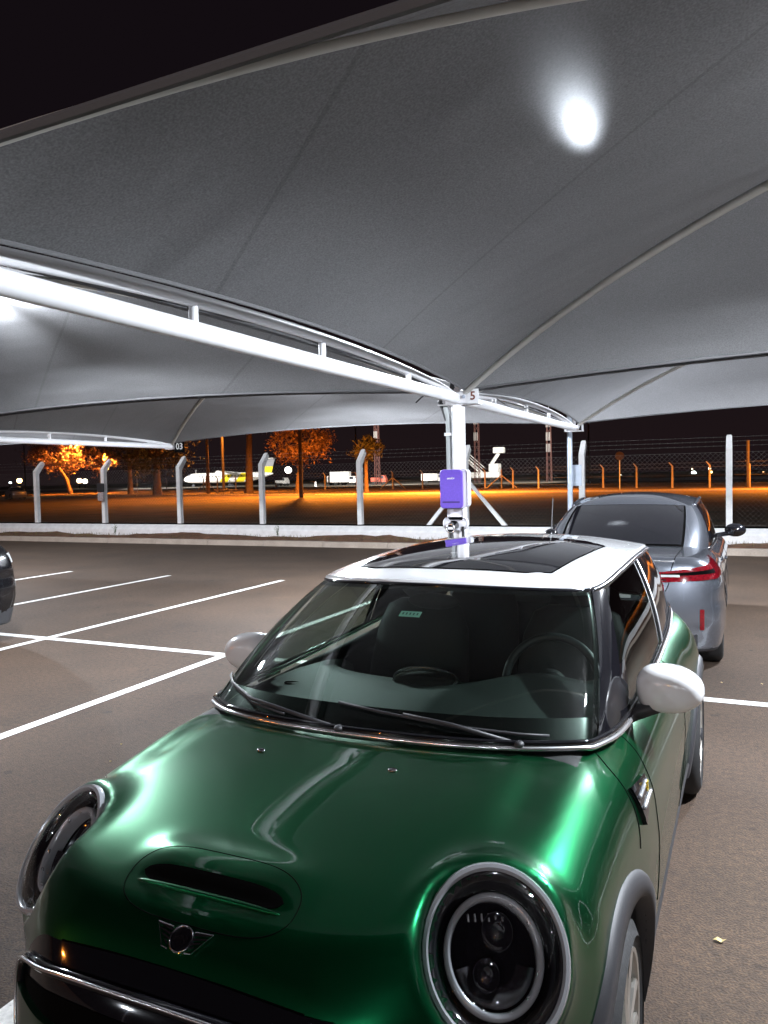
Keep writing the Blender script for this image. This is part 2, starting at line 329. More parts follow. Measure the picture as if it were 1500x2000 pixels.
ZE=2.395; RISE=.93; GAP=.085
def canopy_cell(k, row, label):
    """one tensioned cell: between frame k and k+1; row 0 near, 1 far"""
    xL=BX+k*BW+GAP; xR=BX+(k+1)*BW-GAP; y0=YC+(-HL if row==0 else .06); y1=YC+(-.06 if row==0 else HL)
    cx,cy=(xL+xR)/2,(y0+y1)/2
    root=thing('shade_canopy',label,'shade canopy',(cx,cy,0),0,'grey shade net canopies over the parking bays')
    cor=[(xL-cx,y0-cy),(xR-cx,y0-cy),(xR-cx,y1-cy),(xL-cx,y1-cy)]
    def diag(c,s):
        s=np.asarray(s,float); return np.stack([cor[c][0]*(1-s),cor[c][1]*(1-s),ZE+RISE*(1-(1-s)**2)],-1)
    nb,na=26,36; mb=MB()
    for c in range(4):
        d=(c+1)%4; B=np.linspace(0,1,nb)**.9; G=np.zeros((nb,na,3)); A=np.linspace(0,1,na)
        P0=diag(c,B); P1=diag(d,B)
        arch=(.135 if c in (0,2) else .085) if (row,c)!=(0,0) else .080
        for i in range(nb):
            L=P0[i][None]*(1-A[:,None])+P1[i][None]*A[:,None]; b=B[i]
            L[:,2]+= (arch*(1-b)**2 - .10*sin(pi*b)*(1-b))*4*A*(1-A)
            # inward scalloped edge
            v=-L[:,:2]; L[:,:2]+= v*(.018*(1-b)*4*A*(1-A))[:,None]
            G[i]=L
        if c in (0,2): G[:,:,2]+= .004*np.sin(A[None,:]*60+B[:,None]*9)*((1-B[:,None])**3)
        mb.grid(G)
    me=mb.obj('net',M['fabric'],root,auto=14)
    for c in range(4):
        p=diag(c,np.linspace(0.0,1,26)); near=(row==0 and c in (0,1)); p[:,2]-=(.010 if near else .020)
        MB().tube(p,.018 if near else .024,12).obj('arched_tube',M['tube'],root,auto=40)
        q=diag(c,[.62])[0]; q2=diag(c,[.632])[0]
        MB().tube([q-(0,0,.012 if near else .02),q2-(0,0,.012 if near else .02)],.021 if near else .028,12).obj('tube_joint',M['galv'],root)
    hem=MB()
    for c in range(4):
        d=(c+1)%4; A=np.linspace(0,1,30); P0=diag(c,[0])[0]; P1=diag(d,[0])[0]; L=P0*(1-A[:,None])+P1*A[:,None]
        L[:,2]+=((.135 if c in (0,2) else .085) if (row,c)!=(0,0) else .080)*4*A*(1-A); L[:,:2]-=L[:,:2]*(.018*4*A*(1-A))[:,None]
        hem.tube(L,.011,6)
    hem.obj('hem',M['hem'] if 'hem' in M else mat('fabric_hem',(.12,.12,.125),.8),root)
    return root
names={(0,0):'large grey net canopy directly above the green car and camera',(0,1):'grey net canopy above the grey sedan, beyond the middle column',
 (-1,0):'grey net canopy left of the middle frame, nearer half of its bay',(-1,1):'grey net canopy left of the middle frame, farther half above the fence side',
 (-2,0):'grey net canopy above the dark car at far left, nearer half',(-2,1):'grey net canopy left of the number 03 frame, farther half',
 (1,0):'grey net canopy to the right of the car bays, nearer half',(1,1):'grey net canopy to the right of the car bays, farther half'}
for (k,r),lab in names.items(): canopy_cell(k,r,lab)

# ------------------------------------------------------------------ lamp poles (lights that the place has)
def lamp_pole(x,y,h,arms,label,watts,colr,spot=None,r=.045,head=.16,group='tall poles with white floodlights',tilt=0):
    root=thing('lamp_pole',label,'lamp pole',(x,y,0),0,group)
    MB().tube([(0,0,0),(0,0,h*.6),(0,0,h+.1)],[r,r*.9,r*.7],14).obj('pole',M['galv'],root,auto=40)
    for i,(ax,ay,az) in enumerate(arms):
        MB().tube([(0,0,h-.05),(ax*.5,ay*.5,h+az),(ax,ay,h+az)],.022,8).obj('arm',M['galv'],root,auto=40)
        hd=MB().box((ax-head,ay-head,h+az),(ax+head,ay+head,h+az+.05),.012).obj('lamp_head',M['black_plastic'],root)
        MB().tube([(ax,ay,h+az-.004),(ax,ay,h+az-.012)],head*.75,20).obj('lamp_lens',mat('lamp_glow_%d'%int(colr[2]*100),(1,1,1),.5,emit=(*colr,60)),hd)
        ld=bpy.data.lights.new('flood_light','POINT' if spot is None else 'SPOT'); ld.energy=watts; ld.color=colr; ld.shadow_soft_size=.10
        if spot: ld.spot_size=radians(spot); ld.spot_blend=.3
        lo=newobj('flood_light',ld,root,(ax,ay,h+az-.03))
        if spot: lo.rotation_euler=(radians(tilt),0,0)
    return root
COOL=(.86,.92,1.0); SOD=(1.0,.30,.035)
# ------------------------------------------------------------------ implicit car bodies
def spl(xs, ys):
    xs=np.array(xs,float); ys=np.array(ys,float); h=np.diff(xs); d=np.diff(ys)/h; m=np.zeros_like(ys)
    for i in range(1,len(xs)-1):
        m[i]=0 if d[i-1]*d[i]<=0 else (h[i-1]+h[i])*3/((2*h[i]+h[i-1])/d[i-1]+(h[i]+2*h[i-1])/d[i])
    m[0]=d[0]; m[-1]=d[-1]
    def f(x):
        x=np.clip(x,xs[0],xs[-1]); i=np.clip(np.searchsorted(xs,x)-1,0,len(xs)-2); t=(x-xs[i])/h[i]
        return ys[i]*(1+2*t)*(1-t)**2+m[i]*h[i]*t*(1-t)**2+ys[i+1]*t*t*(3-2*t)+m[i+1]*h[i]*t*t*(t-1)
    return f
def smax(a,b,k): h=np.maximum(k-np.abs(a-b),0)/k; return np.maximum(a,b)+h*h*k*.25
def smin(a,b,k): return -smax(-a,-b,k)
def grad(f,P,e=1e-3):
    g=np.zeros_like(P)
    for i in range(3):
        d=np.zeros(3); d[i]=e; g[...,i]=(f(P+d)-f(P-d))/(2*e)
    return g
def settle(f,P,off=0,it=8):
    P=np.array(P,float)
    for _ in range(it):
        g=grad(f,P); n2=np.maximum((g*g).sum(-1,keepdims=True),.05); P=P-(f(P)[...,None])*g/n2*.9
    g=grad(f,P); n=g/np.linalg.norm(g,axis=-1,keepdims=True)
    return P+n*off, n
def shoot(f,P,d,T=1.2,n=160,off=0):
    """first hit of rays P+t*d"""
    P=np.array(P,float); d=np.array(d,float); d=d/np.linalg.norm(d); ts=np.linspace(0,T,n)
    V=np.stack([f(P+d*t) for t in ts],-1); neg=V<0; i=np.argmax(neg,-1); i=np.where(neg.any(-1),np.maximum(i,1),n-1)
    lo=ts[i-1]; hi=ts[i]
    for _ in range(14):
        mid=(lo+hi)/2; v=f(P+d*mid[...,None]); lo=np.where(v>0,mid,lo); hi=np.where(v>0,hi,mid)
    Q=P+d*((lo+hi)/2)[...,None]; g=grad(f,Q); nn=g/np.linalg.norm(g,axis=-1,keepdims=True)
    return Q+nn*off, nn
def nets(f,a,b,h):
    ax=[np.arange(a[i],b[i]+h,h) for i in range(3)]; S=tuple(len(x) for x in ax)
    X=np.stack(np.meshgrid(*ax,indexing='ij'),-1); V=f(X); I=V<0
    C=tuple(s-1 for s in S); acc=np.zeros(C+(3,)); cnt=np.zeros(C)
    cor=[(i,j,k) for i in (0,1) for j in (0,1) for k in (0,1)]
    def sub(A,c): return A[c[0]:c[0]+C[0],c[1]:c[1]+C[1],c[2]:c[2]+C[2]]
    for c in cor:
        for d in range(3):
            if c[d]==0:
                e=list(c); e[d]=1; va,vb=sub(V,c),sub(V,e); m=(va<0)!=(vb<0)
                t=np.where(m,va/np.where(m,va-vb,1),0); p=np.zeros(C+(3,)); p[...]=c; p[...,d]+=t
                acc+=np.where(m[...,None],p,0); cnt+=m
    has=cnt>0; idx=-np.ones(C,int); idx[has]=np.arange(has.sum())
    base=np.stack(np.meshgrid(*[np.arange(c) for c in C],indexing='ij'),-1)
    P=(base[has]+acc[has]/cnt[has][:,None])*h+np.array(a)
    F=[]
    for d in range(3):
        u,v=(d+1)%3,(d+2)%3
        sl=[slice(1,-1)]*3; sl[d]=slice(0,-1)
        A=I[tuple(sl)]; sl2=list(sl); sl2[d]=slice(1,None); B=I[tuple(sl2)]
        w=np.argwhere(A!=B); 
        if len(w)==0: continue
        fl=A[tuple(w.T)]; w=w+np.array([0 if q==d else 1 for q in range(3)])
        def at(du,dv):
            q=w.copy(); q[:,u]-=du; q[:,v]-=dv; return idx[tuple(q.T)]
        q=np.stack([at(1,1),at(0,1),at(0,0),at(1,0)],-1); q[~fl]=q[~fl][:,::-1]; F.append(q)
    return P,np.concatenate(F)
def body_mesh(name,f,a,b,h,mats,assign,parent,off,drop=None):
    P,F=nets(f,a,b,h)
    for _ in range(4):
        g=grad(f,P); n2=np.maximum((g*g).sum(-1,keepdims=True),.3); P=P-np.clip(f(P)[:,None]*g/n2*.8,-h*.5,h*.5)
    c=P[F].mean(1)
    if drop is not None: k=~drop(c); F=F[k]; c=c[k]
    me=bpy.data.meshes.new(name); me.from_pydata((P+np.array(off)).tolist(),[],F.tolist())
    for m in mats: me.materials.append(m)
    me.polygons.foreach_set('material_index',assign(c).astype(np.int32)); me.polygons.foreach_set('use_smooth',[True]*len(F))
    me.update(); me.set_sharp_from_angle(angle=radians(38)); return newobj(name,me,parent)
def surf_tube(f,pts,r,off=0,n=60,sy=1.0,shootdir=None,seg=6):
    pts=np.array(pts,float); t=np.linspace(0,len(pts)-1,n); i=np.minimum(t.astype(int),len(pts)-2); u=(t-i)[:,None]
    p0=pts[np.maximum(i-1,0)];p1=pts[i];p2=pts[i+1];p3=pts[np.minimum(i+2,len(pts)-1)]
    Q=.5*((2*p1)+(-p0+p2)*u+(2*p0-5*p1+4*p2-p3)*u*u+(-p0+3*p1-3*p2+p3)*u**3)
    Q,_=settle(f,Q,off) if shootdir is None else shoot(f,Q,shootdir,off=off)
    return MB().tube(Q,r,seg,sy=sy)
def shell(Gp,N,off,depth=.01):
    """grid patch lifted off the surface with a skirt going back into it"""
    O=Gp+N*off; n,m=O.shape[:2]; B=Gp-N*depth; mb=MB().grid(O)
    ring=[(0,j) for j in range(m)]+[(i,m-1) for i in range(1,n)]+[(n-1,j) for j in range(m-2,-1,-1)]+[(i,0) for i in range(n-2,0,-1)]
    mb.loft([[tuple(O[r]) for r in ring],[tuple(B[r]) for r in ring]],True,False); return mb
def wheel(root,x,y,R,side,off,rimr=.22,w=.20,spokes=5,matrim=None,rz=0,name='wheel',detail=True):
    """side=+1: outer face towards +x. wheel is a part, tyre and rim its sub-parts"""
    matrim=matrim or M['rim']; S=side
    def lathe(prof,seg=56):
        rows=[[(S*px,pr*cos(2*pi*k/seg),pr*sin(2*pi*k/seg)) for k in range(seg)] for px,pr in prof]; return MB().loft(rows,True,False)
    hub=lathe([(.0,.001),(.005,.03),(-.02,.045),(-.10,.05)],20); hubo=hub.obj(name,M['black_plastic'],root,smooth=True,loc=(x+off[0],y+off[1],R+off[2]))
    hubo.rotation_euler=(rz,0,0)
    hw=w/2
    t=lathe([(-w+.01,rimr),(-w+.01,rimr+.02),(-w+.0,R-.045),(-w+.012,R-.012),(-w+.04,R),(-.035,R),(-.012,R-.012),(.004,R-.045),(.002,rimr+.03),(-.008,rimr+.004),(-.012,rimr)])
    t.obj('tyre',M['rubber'],hubo,auto=50)
    r=lathe([(-.012,rimr+.002),(-.004,rimr),(-.006,rimr-.010),(-.05,rimr-.022),(-.12,rimr-.026)])
    r.obj('rim_ring',matrim,hubo,auto=50)
    lathe([(-.115,.0),(-.115,rimr-.02)],40).obj('brake_disc',M['dark_chrome'],hubo)
    s=MB()
    for k in range(spokes):
        a=2*pi*k/spokes
        for da in (-.22,.22):
            p0=(cos(a+da*.35)*.03,sin(a+da*.35)*.03); p1=(cos(a+da)*(rimr-.008),sin(a+da)*(rimr-.008)); t_=np.array([p1[0]-p0[0],p1[1]-p0[1]]); t_/=np.linalg.norm(t_); nn=np.array([-t_[1],t_[0]])
            rows=[]
            for q,ww,xx in ((0,.016,-.004),(.5,.011,-.012),(1,.015,-.010)):
                c=np.array(p0)*(1-q)+np.array(p1)*q
                rows.append([(S*xx,*(c-nn*ww)),(S*(xx+.004),*(c)),(S*xx,*(c+nn*ww)),(S*(xx-.035),*(c+nn*ww*.6)),(S*(xx-.035),*(c-nn*ww*.6))])
            s.loft(rows,True,True)
    s.obj('spokes',matrim,hubo)
    return hubo

# ------------------------------------------------------------------ the green hatchback
MX,MY=-1.0,1.0; OFF=(0,-1.93,0)
mini=thing('parked_hatchback','dark green small hatchback with a white roof and white mirror caps, filling the foreground','car',(MX,MY+1.93,0))
zc=spl([-.3,0,.07,.14,.175,.275,.45,.765,.95,1.3,2,3,3.5,3.9],[.40,.60,.70,.765,.795,.850,.897,.950,.967,.952,.94,.96,.975,.88])
crn=spl([0,.3,.6,.9,1.2,2,4],[.035,.055,.055,.048,.030,.02,.02])
W0=spl([0,.3,.55,.83,1.0,1.2,2,2.9,3.32,3.6,3.9],[.68,.722,.750,.766,.778,.790,.802,.815,.836,.79,.68])
wz=spl([.10,.22,.38,.6,.72,.82,.90,.98],[-.06,-.035,-.012,0,-.010,-.036,-.066,-.105])
yfz=spl([.12,.3,.45,.6,.7,.8],[.13,.085,.068,.068,.082,.12])
AXF,AXR,WR=.835,3.32,.308
HC=np.array([.572,.410,.765]); HT,HP=radians(25),radians(38); HA,HB=.134,.152
HN=np.array([sin(HT)*cos(HP),-cos(HT)*cos(HP),sin(HP)]); HX=np.array([cos(HT),sin(HT),0]); HU=np.cross(HX,HN); HU=HU if HU[2]>0 else -HU
def hl_coords(p):
    q=np.stack([np.abs(p[...,0]),p[...,1],p[...,2]],-1)-HC
    return q@HX,q@HU,q@HN
def mini_f0(p):
    x=np.abs(p[...,0]); y=p[...,1]; z=p[...,2]
    sc=.020*np.exp(-(x/.205)**6)*np.exp(-((y-.325)/.055)**2)/(1+np.exp(-(y-.268)/.006))
    zt=zc(y)-crn(y)*(x/.7)**2.4+sc-.014*np.exp(-((x-.545)/.055)**2)*np.clip((y-.55)/.2,0,1)*np.clip((1.12-y)/.2,0,1)
    ft=(z-zt)*.90
    fs=(x-(W0(y)+wz(z)))*.97
    ff=((.50*(np.minimum(x,1)/.80)**2.7+yfz(z)+.05*np.clip((z-.5)/.25,0,1)*np.clip((x-.3)/.3,0,1))-y)*.80
    fb=(y-(3.83-.22*(x/.8)**3-np.maximum(z-.75,0)*.35))*.9
    r=smax(ft,fs,.15); r=smax(r,ff,.085); r=smax(r,fb,.12); r=smax(r,.17-z,.03)
    return r
def mini_f(p):
    r=mini_f0(p); a,b,c=hl_coords(p); rad=(np.sqrt((a/(HA+.018))**2+(b/(HB+.018))**2)-1)*.14
    cyl=smax(rad,np.abs(c+.11)-.118,.03); r=smin(r,cyl,.06)
    cut=np.maximum((np.sqrt((a/(HA+.012))**2+(b/(HB+.012))**2)-1)*.14,-(c-.010)); r=smax(r,-cut,.03)
    
    x=np.abs(p[...,0]); 
    for ay in (AXF,AXR):
        w=np.maximum(np.sqrt((p[...,1]-ay)**2+(p[...,2]-WR)**2)-.352,.52-x); r=np.maximum(r,-w)
    cab=np.maximum(np.maximum(x-.60,np.abs(p[...,1]-2.28)-1.02),.34-p[...,2]); r=np.maximum(r,-cab)
    return r
def m_assign(c):
    x=np.abs(c[:,0]); i=np.zeros(len(c),int)
    for ay in (AXF,AXR): i[(np.hypot(c[:,1]-ay,c[:,2]-WR)<.368)&(x<.9)]=1
    i[(x<.615)&(np.abs(c[:,1]-2.28)<1.035)&(c[:,2]>.3)]=2
    i[(x<.62)&(c[:,1]>1.02)&(c[:,1]<3.55)&(c[:,2]>.90)]=2
    i[c[:,2]<.215]=1
    return i
body_mesh('body',mini_f,(-.9,-.06,.12),(.9,3.9,1.02),.0125,[M['green'],M['black_plastic'],M['interior']],m_assign,mini,OFF,drop=lambda c:(lambda q:((q[0]/HA)**2+(q[1]/HB)**2<.86)&(q[2]>-.03)&(q[2]<.03))(hl_coords(c)))
# greenhouse rings
BR=np.array([(0,.905,.979),(.25,.925,.976),(.45,.99,.967),(.60,1.10,.951),(.645,1.175,.943),(.688,1.38,.934),(.70,1.8,.932),(.708,2.45,.946),(.703,2.9,.962),(.66,3.35,.985),(.50,3.58,1.0),(0,3.66,1.01)])
RR=np.array([(0,1.53,1.318),(.22,1.55,1.314),(.40,1.625,1.303),(.505,1.72,1.293),(.530,1.775,1.290),(.553,1.90,1.294),(.567,2.15,1.306),(.577,2.60,1.318),(.573,3.0,1.311),(.55,3.35,1.296),(.42,3.50,1.29),(0,3.56,1.29)])
def cr(A,s):
    s=np.atleast_1d(np.asarray(s,float)); sg=np.sign(s)+(s==0); a=np.clip(np.abs(s),0,len(A)-1); i=np.minimum(a.astype(int),len(A)-2); u=(a-i)[:,None]
    def g(k):
        q=A[np.clip(k,0,len(A)-1)].copy(); m=k<0; q[m]=A[-k[m]]*np.array([-1,1,1]); m=k>len(A)-1; q[m]=A[2*(len(A)-1)-k[m]]*np.array([-1,1,1]); return q
    p0,p1,p2,p3=g(i-1),g(i),g(i+1),g(i+2)
    Q=.5*((2*p1)+(-p0+p2)*u+(2*p0-5*p1+4*p2-p3)*u*u+(-p0+3*p1-3*p2+p3)*u**3); Q[:,0]*=sg; return Q
def GH(s,t,lift=0,bulge=.030):
    s=np.atleast_1d(s); t=np.broadcast_to(t,s.shape) if np.ndim(t)==0 else np.asarray(t)
    b=cr(BR,s); r=cr(RR,s); Q=b*(1-t[:,None])+r*t[:,None]
    db=cr(BR,s+.02)-cr(BR,s-.02); nn=np.stack([db[:,1],-db[:,0],np.zeros(len(s))],-1); nn/=np.linalg.norm(nn,axis=1)[:,None]
    up=r-b; up/=np.linalg.norm(up,axis=1)[:,None]; tt=db/np.linalg.norm(db,axis=1)[:,None]; n3=np.cross(tt,up); n3*=np.sign((n3*nn).sum(1))[:,None]
    return Q+n3*(bulge*4*t*(1-t)+lift)[:,None]
def gh_patch(s0,s1,t0,t1,ns,ntt,lift=0,bulge=.03):
    S=np.linspace(s0,s1,ns); T=np.linspace(t0,t1,ntt); G=np.zeros((ns,ntt,3))
    for j,t in enumerate(T): G[:,j]=GH(S,np.full(ns,t),lift,bulge)
    return MB().grid(G)
gh_patch(-4.0,4.0,0.03,.985,70,20).obj('windshield',M['windshield'],mini,smooth=True,off=OFF)
for i_,(a_,b_,c_,d_) in enumerate(((-4,4,.02,.135),(-4,4,.94,.99),(-4,-3.72,.135,.94),(3.72,4,.135,.94))):
    gh_patch(a_,b_,c_,d_,70 if i_<2 else 6,6 if i_<2 else 16,-.003).obj('windshield_border',mat('black_frit',(.004,.004,.0045),.25,0,0,spec=.3),mini,smooth=True,off=OFF)
for s in (-1,1):
    gh_patch(s*4.04,s*5.0,0,1,10,14,.004).obj('front_pillar',M['gloss_black'],mini,smooth=True,off=OFF)
    gh_patch(s*4.0,s*4.05,0,1,3,14,-.006).obj('pillar_seal',M['seam'],mini,smooth=True,off=OFF)
    gh_patch(s*5.02,s*7.0,.02,.975,26,14,0,.02).obj('side_window',M['side_glass'],mini,smooth=True,off=OFF)
    gh_patch(s*7.0,s*7.14,0,1,4,14,.002,.02).obj('middle_pillar',M['gloss_black'],mini,smooth=True,off=OFF)
    gh_patch(s*7.14,s*9.3,.02,.975,26,14,0,.02).obj('quarter_window',M['tinted'],mini,smooth=True,off=OFF)
    MB().tube(GH(np.full(16,s*7.06),np.linspace(0,.99,16),.006,.02),.006,6).obj('window_trim',M['chrome'],mini,smooth=True,off=OFF)
    # window frame under the roof rail and at the mirror triangle
    gh_patch(s*5.0,s*5.34,.0,.36,6,6,.006,.02).obj('mirror_triangle',M['gloss_black'],mini,off=OFF)
S=np.linspace(9.3,11,20); 
gh_patch(9.3,11,0,1,16,12,0,.02).obj('rear_glass',M['tinted'],mini,smooth=True,off=OFF)
gh_patch(-9.3,-11,0,1,16,12,0,.02).obj('rear_glass',M['tinted'],mini,smooth=True,off=OFF)
# roof
NU,NT=150,18; Su=np.linspace(-11,11,NU); ring=cr(RR,Su); zr=spl([1.5,1.62,1.8,2.1,2.5,2.9,3.3,3.6],[1.326,1.348,1.368,1.386,1.395,1.388,1.362,1.315])
def roofpt(s,t):
    e=cr(RR,s)[0]; yy=min(max(e[1],1.85),3.2); c=np.array([0,yy,0]); q=e*(1-t)+c*t; k=1-(1-t)**2.3
    zt=float(zr(np.array(q[1]))); q[2]=e[2]+.012+(zt-e[2]-.012)*k; return q
G=np.zeros((NU,NT,3))
for i,s in enumerate(Su):
    for j in range(NT):
        G[i,j]=roofpt(s,(j/(NT-1))**1.25)
rim=cr(RR,Su)*np.array([1.012,1,1]); rim[:,1]-=.012*np.exp(-np.abs(Su)/2.5); rim[:,2]-=.004
G=np.concatenate([rim[:,None],G],1)
MB().grid(G).obj('roof',M['white_paint'],mini,smooth=True,off=OFF)
# sunroof glass lying in the roof
def roofz(x,y):
    """height of the roof skin from its mesh points"""
    P=G[:,1:].reshape(-1,3); d=(P[:,0]-x)**2+(P[:,1]-y)**2; i=np.argsort(d)[:4]; w=1/(d[i]+1e-6); return float((P[i,2]*w).sum()/w.sum())
def sun(n=26,m=16,g=0.0,z0=.0035):
    A=np.zeros((n,m,3))
    for i in range(n):
        for j in range(m):
            u=-1+2*i/(n-1); v=j/(m-1); hw=(.385+.075*v)+g; cxn=1-.0; 
            # rounded corners via superellipse squeeze
            vv=-1+2*v; k=(1-abs(vv)**9)**(1/9) if abs(vv)<1 else 0.0
            k=.78+.22*k if abs(vv)>.0 else 1
            x=u*hw*k; y=2.22+vv*(.49+g)-(.035*(1-u*u) if True else 0); A[i,j]=(x,y,0)
    from mathutils import bvhtree
    Pm=G[:,1:]; n_,m_=Pm.shape[:2]; vs=[tuple(p) for p in Pm.reshape(-1,3)]; fs=[(i*m_+j,i*m_+j+1,(i+1)*m_+j+1,(i+1)*m_+j) for i in range(n_-1) for j in range(m_-1)]
    bv=bvhtree.BVHTree.FromPolygons(vs,fs)
    for i in range(n):
        for j in range(m):
            h=bv.ray_cast(Vector((A[i,j,0]+1e-4,A[i,j,1],2)),Vector((0,0,-1)))[0]; A[i,j,2]=(h.z if h else 1.38)+z0
    return A
A=sun(); MB().grid(A).obj('sunroof',M['tinted'],mini,smooth=True,off=OFF)
A2=sun(g=.006,z0=.0015); MB().grid(A2).obj('sunroof_seal',M['seam'],mini,smooth=True,off=OFF)
# trim strips
Sb=np.linspace(-11,11,200)
bt=GH(Sb,np.zeros(200),.010,0); bt[:,2]-=.010
MB().tube(bt,.0105,10,sy=.75).obj('beltline_strip',M['chrome'],mini,smooth=True,off=OFF)
bt2=GH(Sb,np.zeros(200),.004,0); bt2[:,2]+=.008; MB().tube(bt2,.008,8).obj('window_seal',M['gloss_black'],mini,smooth=True,off=OFF)
rt=cr(RR,np.linspace(-4.0,4.0,60)); rt[:,2]-=.006; rt[:,1]-=.006; MB().tube(rt,.010,8).obj('header_strip',M['gloss_black'],mini,smooth=True,off=OFF)
for s in (-1,1):
    rt=cr(RR,s*np.linspace(4.0,10,60)); rt[:,2]-=.010; rt[:,0]+=s*.006; MB().tube(rt,.013,10).obj('drip_rail',M['dark_chrome'],mini,smooth=True,off=OFF)
    rt=GH(s*np.linspace(5,9.3,50),np.full(50,.975),.006,.02); MB().tube(rt,.006,6).obj('window_trim',M['dark_chrome'],mini,smooth=True,off=OFF)
# cowl (black plastic at the foot of the windshield) and wipers
def deck(ns,rows):
    Sx=np.linspace(-4.6,4.6,ns); Gd=np.zeros((ns,len(rows),3)); b=cr(BR,Sx)
    for j,(k,z) in enumerate(rows): Gd[:,j]=b*np.array([1,1,0]); Gd[:,j,0]*=1-.12*k; Gd[:,j,1]+=k*.42*(1-.0*np.abs(Sx)); Gd[:,j,2]=b[:,2]+z
    return Gd
MB().grid(deck(50,[(0,-.012),(.15,-.004),(.30,-.006)])).obj('cowl',M['black_plastic'],mini,smooth=True,off=OFF)
dd=deck(50,[(.26,-.012),(.5,-.004),(.9,.002),(1.3,-.004),(1.55,-.02),(1.7,-.06),(1.78,-.16),(1.80,-.40)]); Sx=np.linspace(-4.6,4.6,50)
xx=dd[:,:,0]; hump=.055*np.exp(-((xx-.36)/.17)**2)
dd[:,3:6,2]+=hump[:,3:6]; dd[:,2,2]+=hump[:,2]*.3
dash=MB().grid(dd).obj('dashboard',M['interior_grey'],mini,smooth=True,off=OFF)
def ell(c,r,seg=24,ring=12,p=2.0):
    rows=[]
    for i in range(1,ring):
        a=pi*i/ring; rows.append([(c[0]+r[0]*sin(a)*cos(2*pi*k/seg),c[1]+r[1]*sin(a)*sin(2*pi*k/seg),c[2]-r[2]*cos(a)) for k in range(seg)])
    return MB().loft(rows,True,True)
ell((.0,1.52,.955),(.135,.085,.055)).obj('display_pod',M['interior'],dash,smooth=True,off=OFF)
MB().tube([(.0+.118*cos(a),1.50+.03*0+.045*sin(a)*.9,.985+.028*sin(a)) for a in np.linspace(0,2*pi,40)],.0045,6,caps=False).obj('display_ring',M['dark_chrome'],dash,smooth=True,off=OFF)
for xx_ in (-.44,-.2): MB().tube([(xx_+.05*cos(a),1.36+.018*sin(a),.962) for a in np.linspace(0,2*pi,24)],.003,5).obj('air_vent',M['seam'],dash,off=OFF)
# steering wheel
swc=np.array([.36,1.90,.90]); tl=radians(24)
def sw(a,r=.178): return swc+np.array([r*cos(a), r*sin(a)*sin(tl)*1.0, r*sin(a)*cos(tl)])
stw=MB().tube([sw(a) for a in np.linspace(0,2*pi,49)],.016,10,caps=False).obj('steering_wheel',mat('leather_black',(.03,.034,.036),.35),mini,smooth=True,off=OFF)
spk=MB()
for a in (0,pi,-pi/2): spk.tube([sw(a,.03),sw(a,.17)],.014,6,sy=.5)
spk.obj('wheel_spokes',M['interior'],stw,off=OFF); ell(swc,(.06,.03,.055)).obj('airbag_cover',M['interior'],stw,smooth=True,off=OFF)
# seats
def seat(x,y,parent,wd=.25):
    rows=[]
    for z,w,d,yy in ((.55,wd*.9,.07,y-.05),(.62,wd,.08,y-.03),(.8,wd,.07,y+.03),(.98,wd*.92,.06,y+.09),(1.08,wd*.75,.05,y+.12),(1.11,wd*.5,.03,y+.13)):
        rows.append([(x+w*cos(a)*(abs(cos(a))**-.35 if abs(cos(a))>.05 else 0),yy+d*sin(a),z) for a in np.linspace(0,2*pi,20,endpoint=False)])
    s_=MB().loft(rows,True,True).obj('seat',M['interior'],parent,smooth=True,off=OFF)
    ell((x,y+.13,1.185),(.13,.05,.085)).obj('headrest',M['interior'],s_,smooth=True,off=OFF)
    MB().box((x-wd*.9,y-.5,.40),(x+wd*.9,y,.55),.05).obj('seat_cushion',M['interior'],s_,off=OFF)
seat(.36,2.30,mini); seat(-.36,2.30,mini); seat(.28,3.0,mini,.22); seat(-.28,3.0,mini,.22)
for s in (-1,1): MB().tube([(s*.62,1.3,.90),(s*.63,2.0,.905),(s*.63,2.7,.92),(s*.60,3.3,.94)],.035,8,sy=1).obj('door_sill_pad',M['interior'],mini,smooth=True,off=OFF)
# interior mirror, toll sticker and wipers on the glass
ell((.0,1.60,1.245),(.10,.02,.03)).obj('interior_mirror',M['interior'],mini,smooth=True,off=OFF)
gh_patch(-.10,.22,.70,.745,6,3,-.004).obj('windshield_sticker',mat('sticker_green',(.22,.42,.34),.5),mini,off=OFF)
for k in range(5): 
    gh_patch(-.06+k*.055,-.035+k*.055,.713,.732,2,2,-.0025).obj('sticker_mark',mat('sticker_mark',(.03,.09,.07),.6),mini,off=OFF)
def wiper(pivot,pts,name='wiper'):
    arm=MB().tube([GH([pivot[0]],[pivot[1]],.010)[0],*[GH([a],[b],.024)[0] for a,b in pts[:2]]],[.007,.006,.004],8).obj(name,M['black_plastic'],mini,smooth=True,off=OFF)
    MB().tube([GH([a],[b],.010)[0] for a,b in pts[2:]],.004,6).obj('wiper_blade',M['black_plastic'],arm,smooth=True,off=OFF)
    ell(GH([pivot[0]],[pivot[1]],.012)[0],(.014,.016,.010)).obj('wiper_cap',M['black_plastic'],arm,smooth=True,off=OFF)
wiper((-.1,.0),[(-1.6,.06),(-2.5,.115),(-3.55,.165),(-3.2,.15),(-2.5,.11),(-1.6,.055),(-.9,.03)])
wiper((2.1,.0),[(1.2,.055),(.6,.085),(-.25,.125),(.3,.10),(1.2,.065),(2.1,.045),(2.5,.04)])
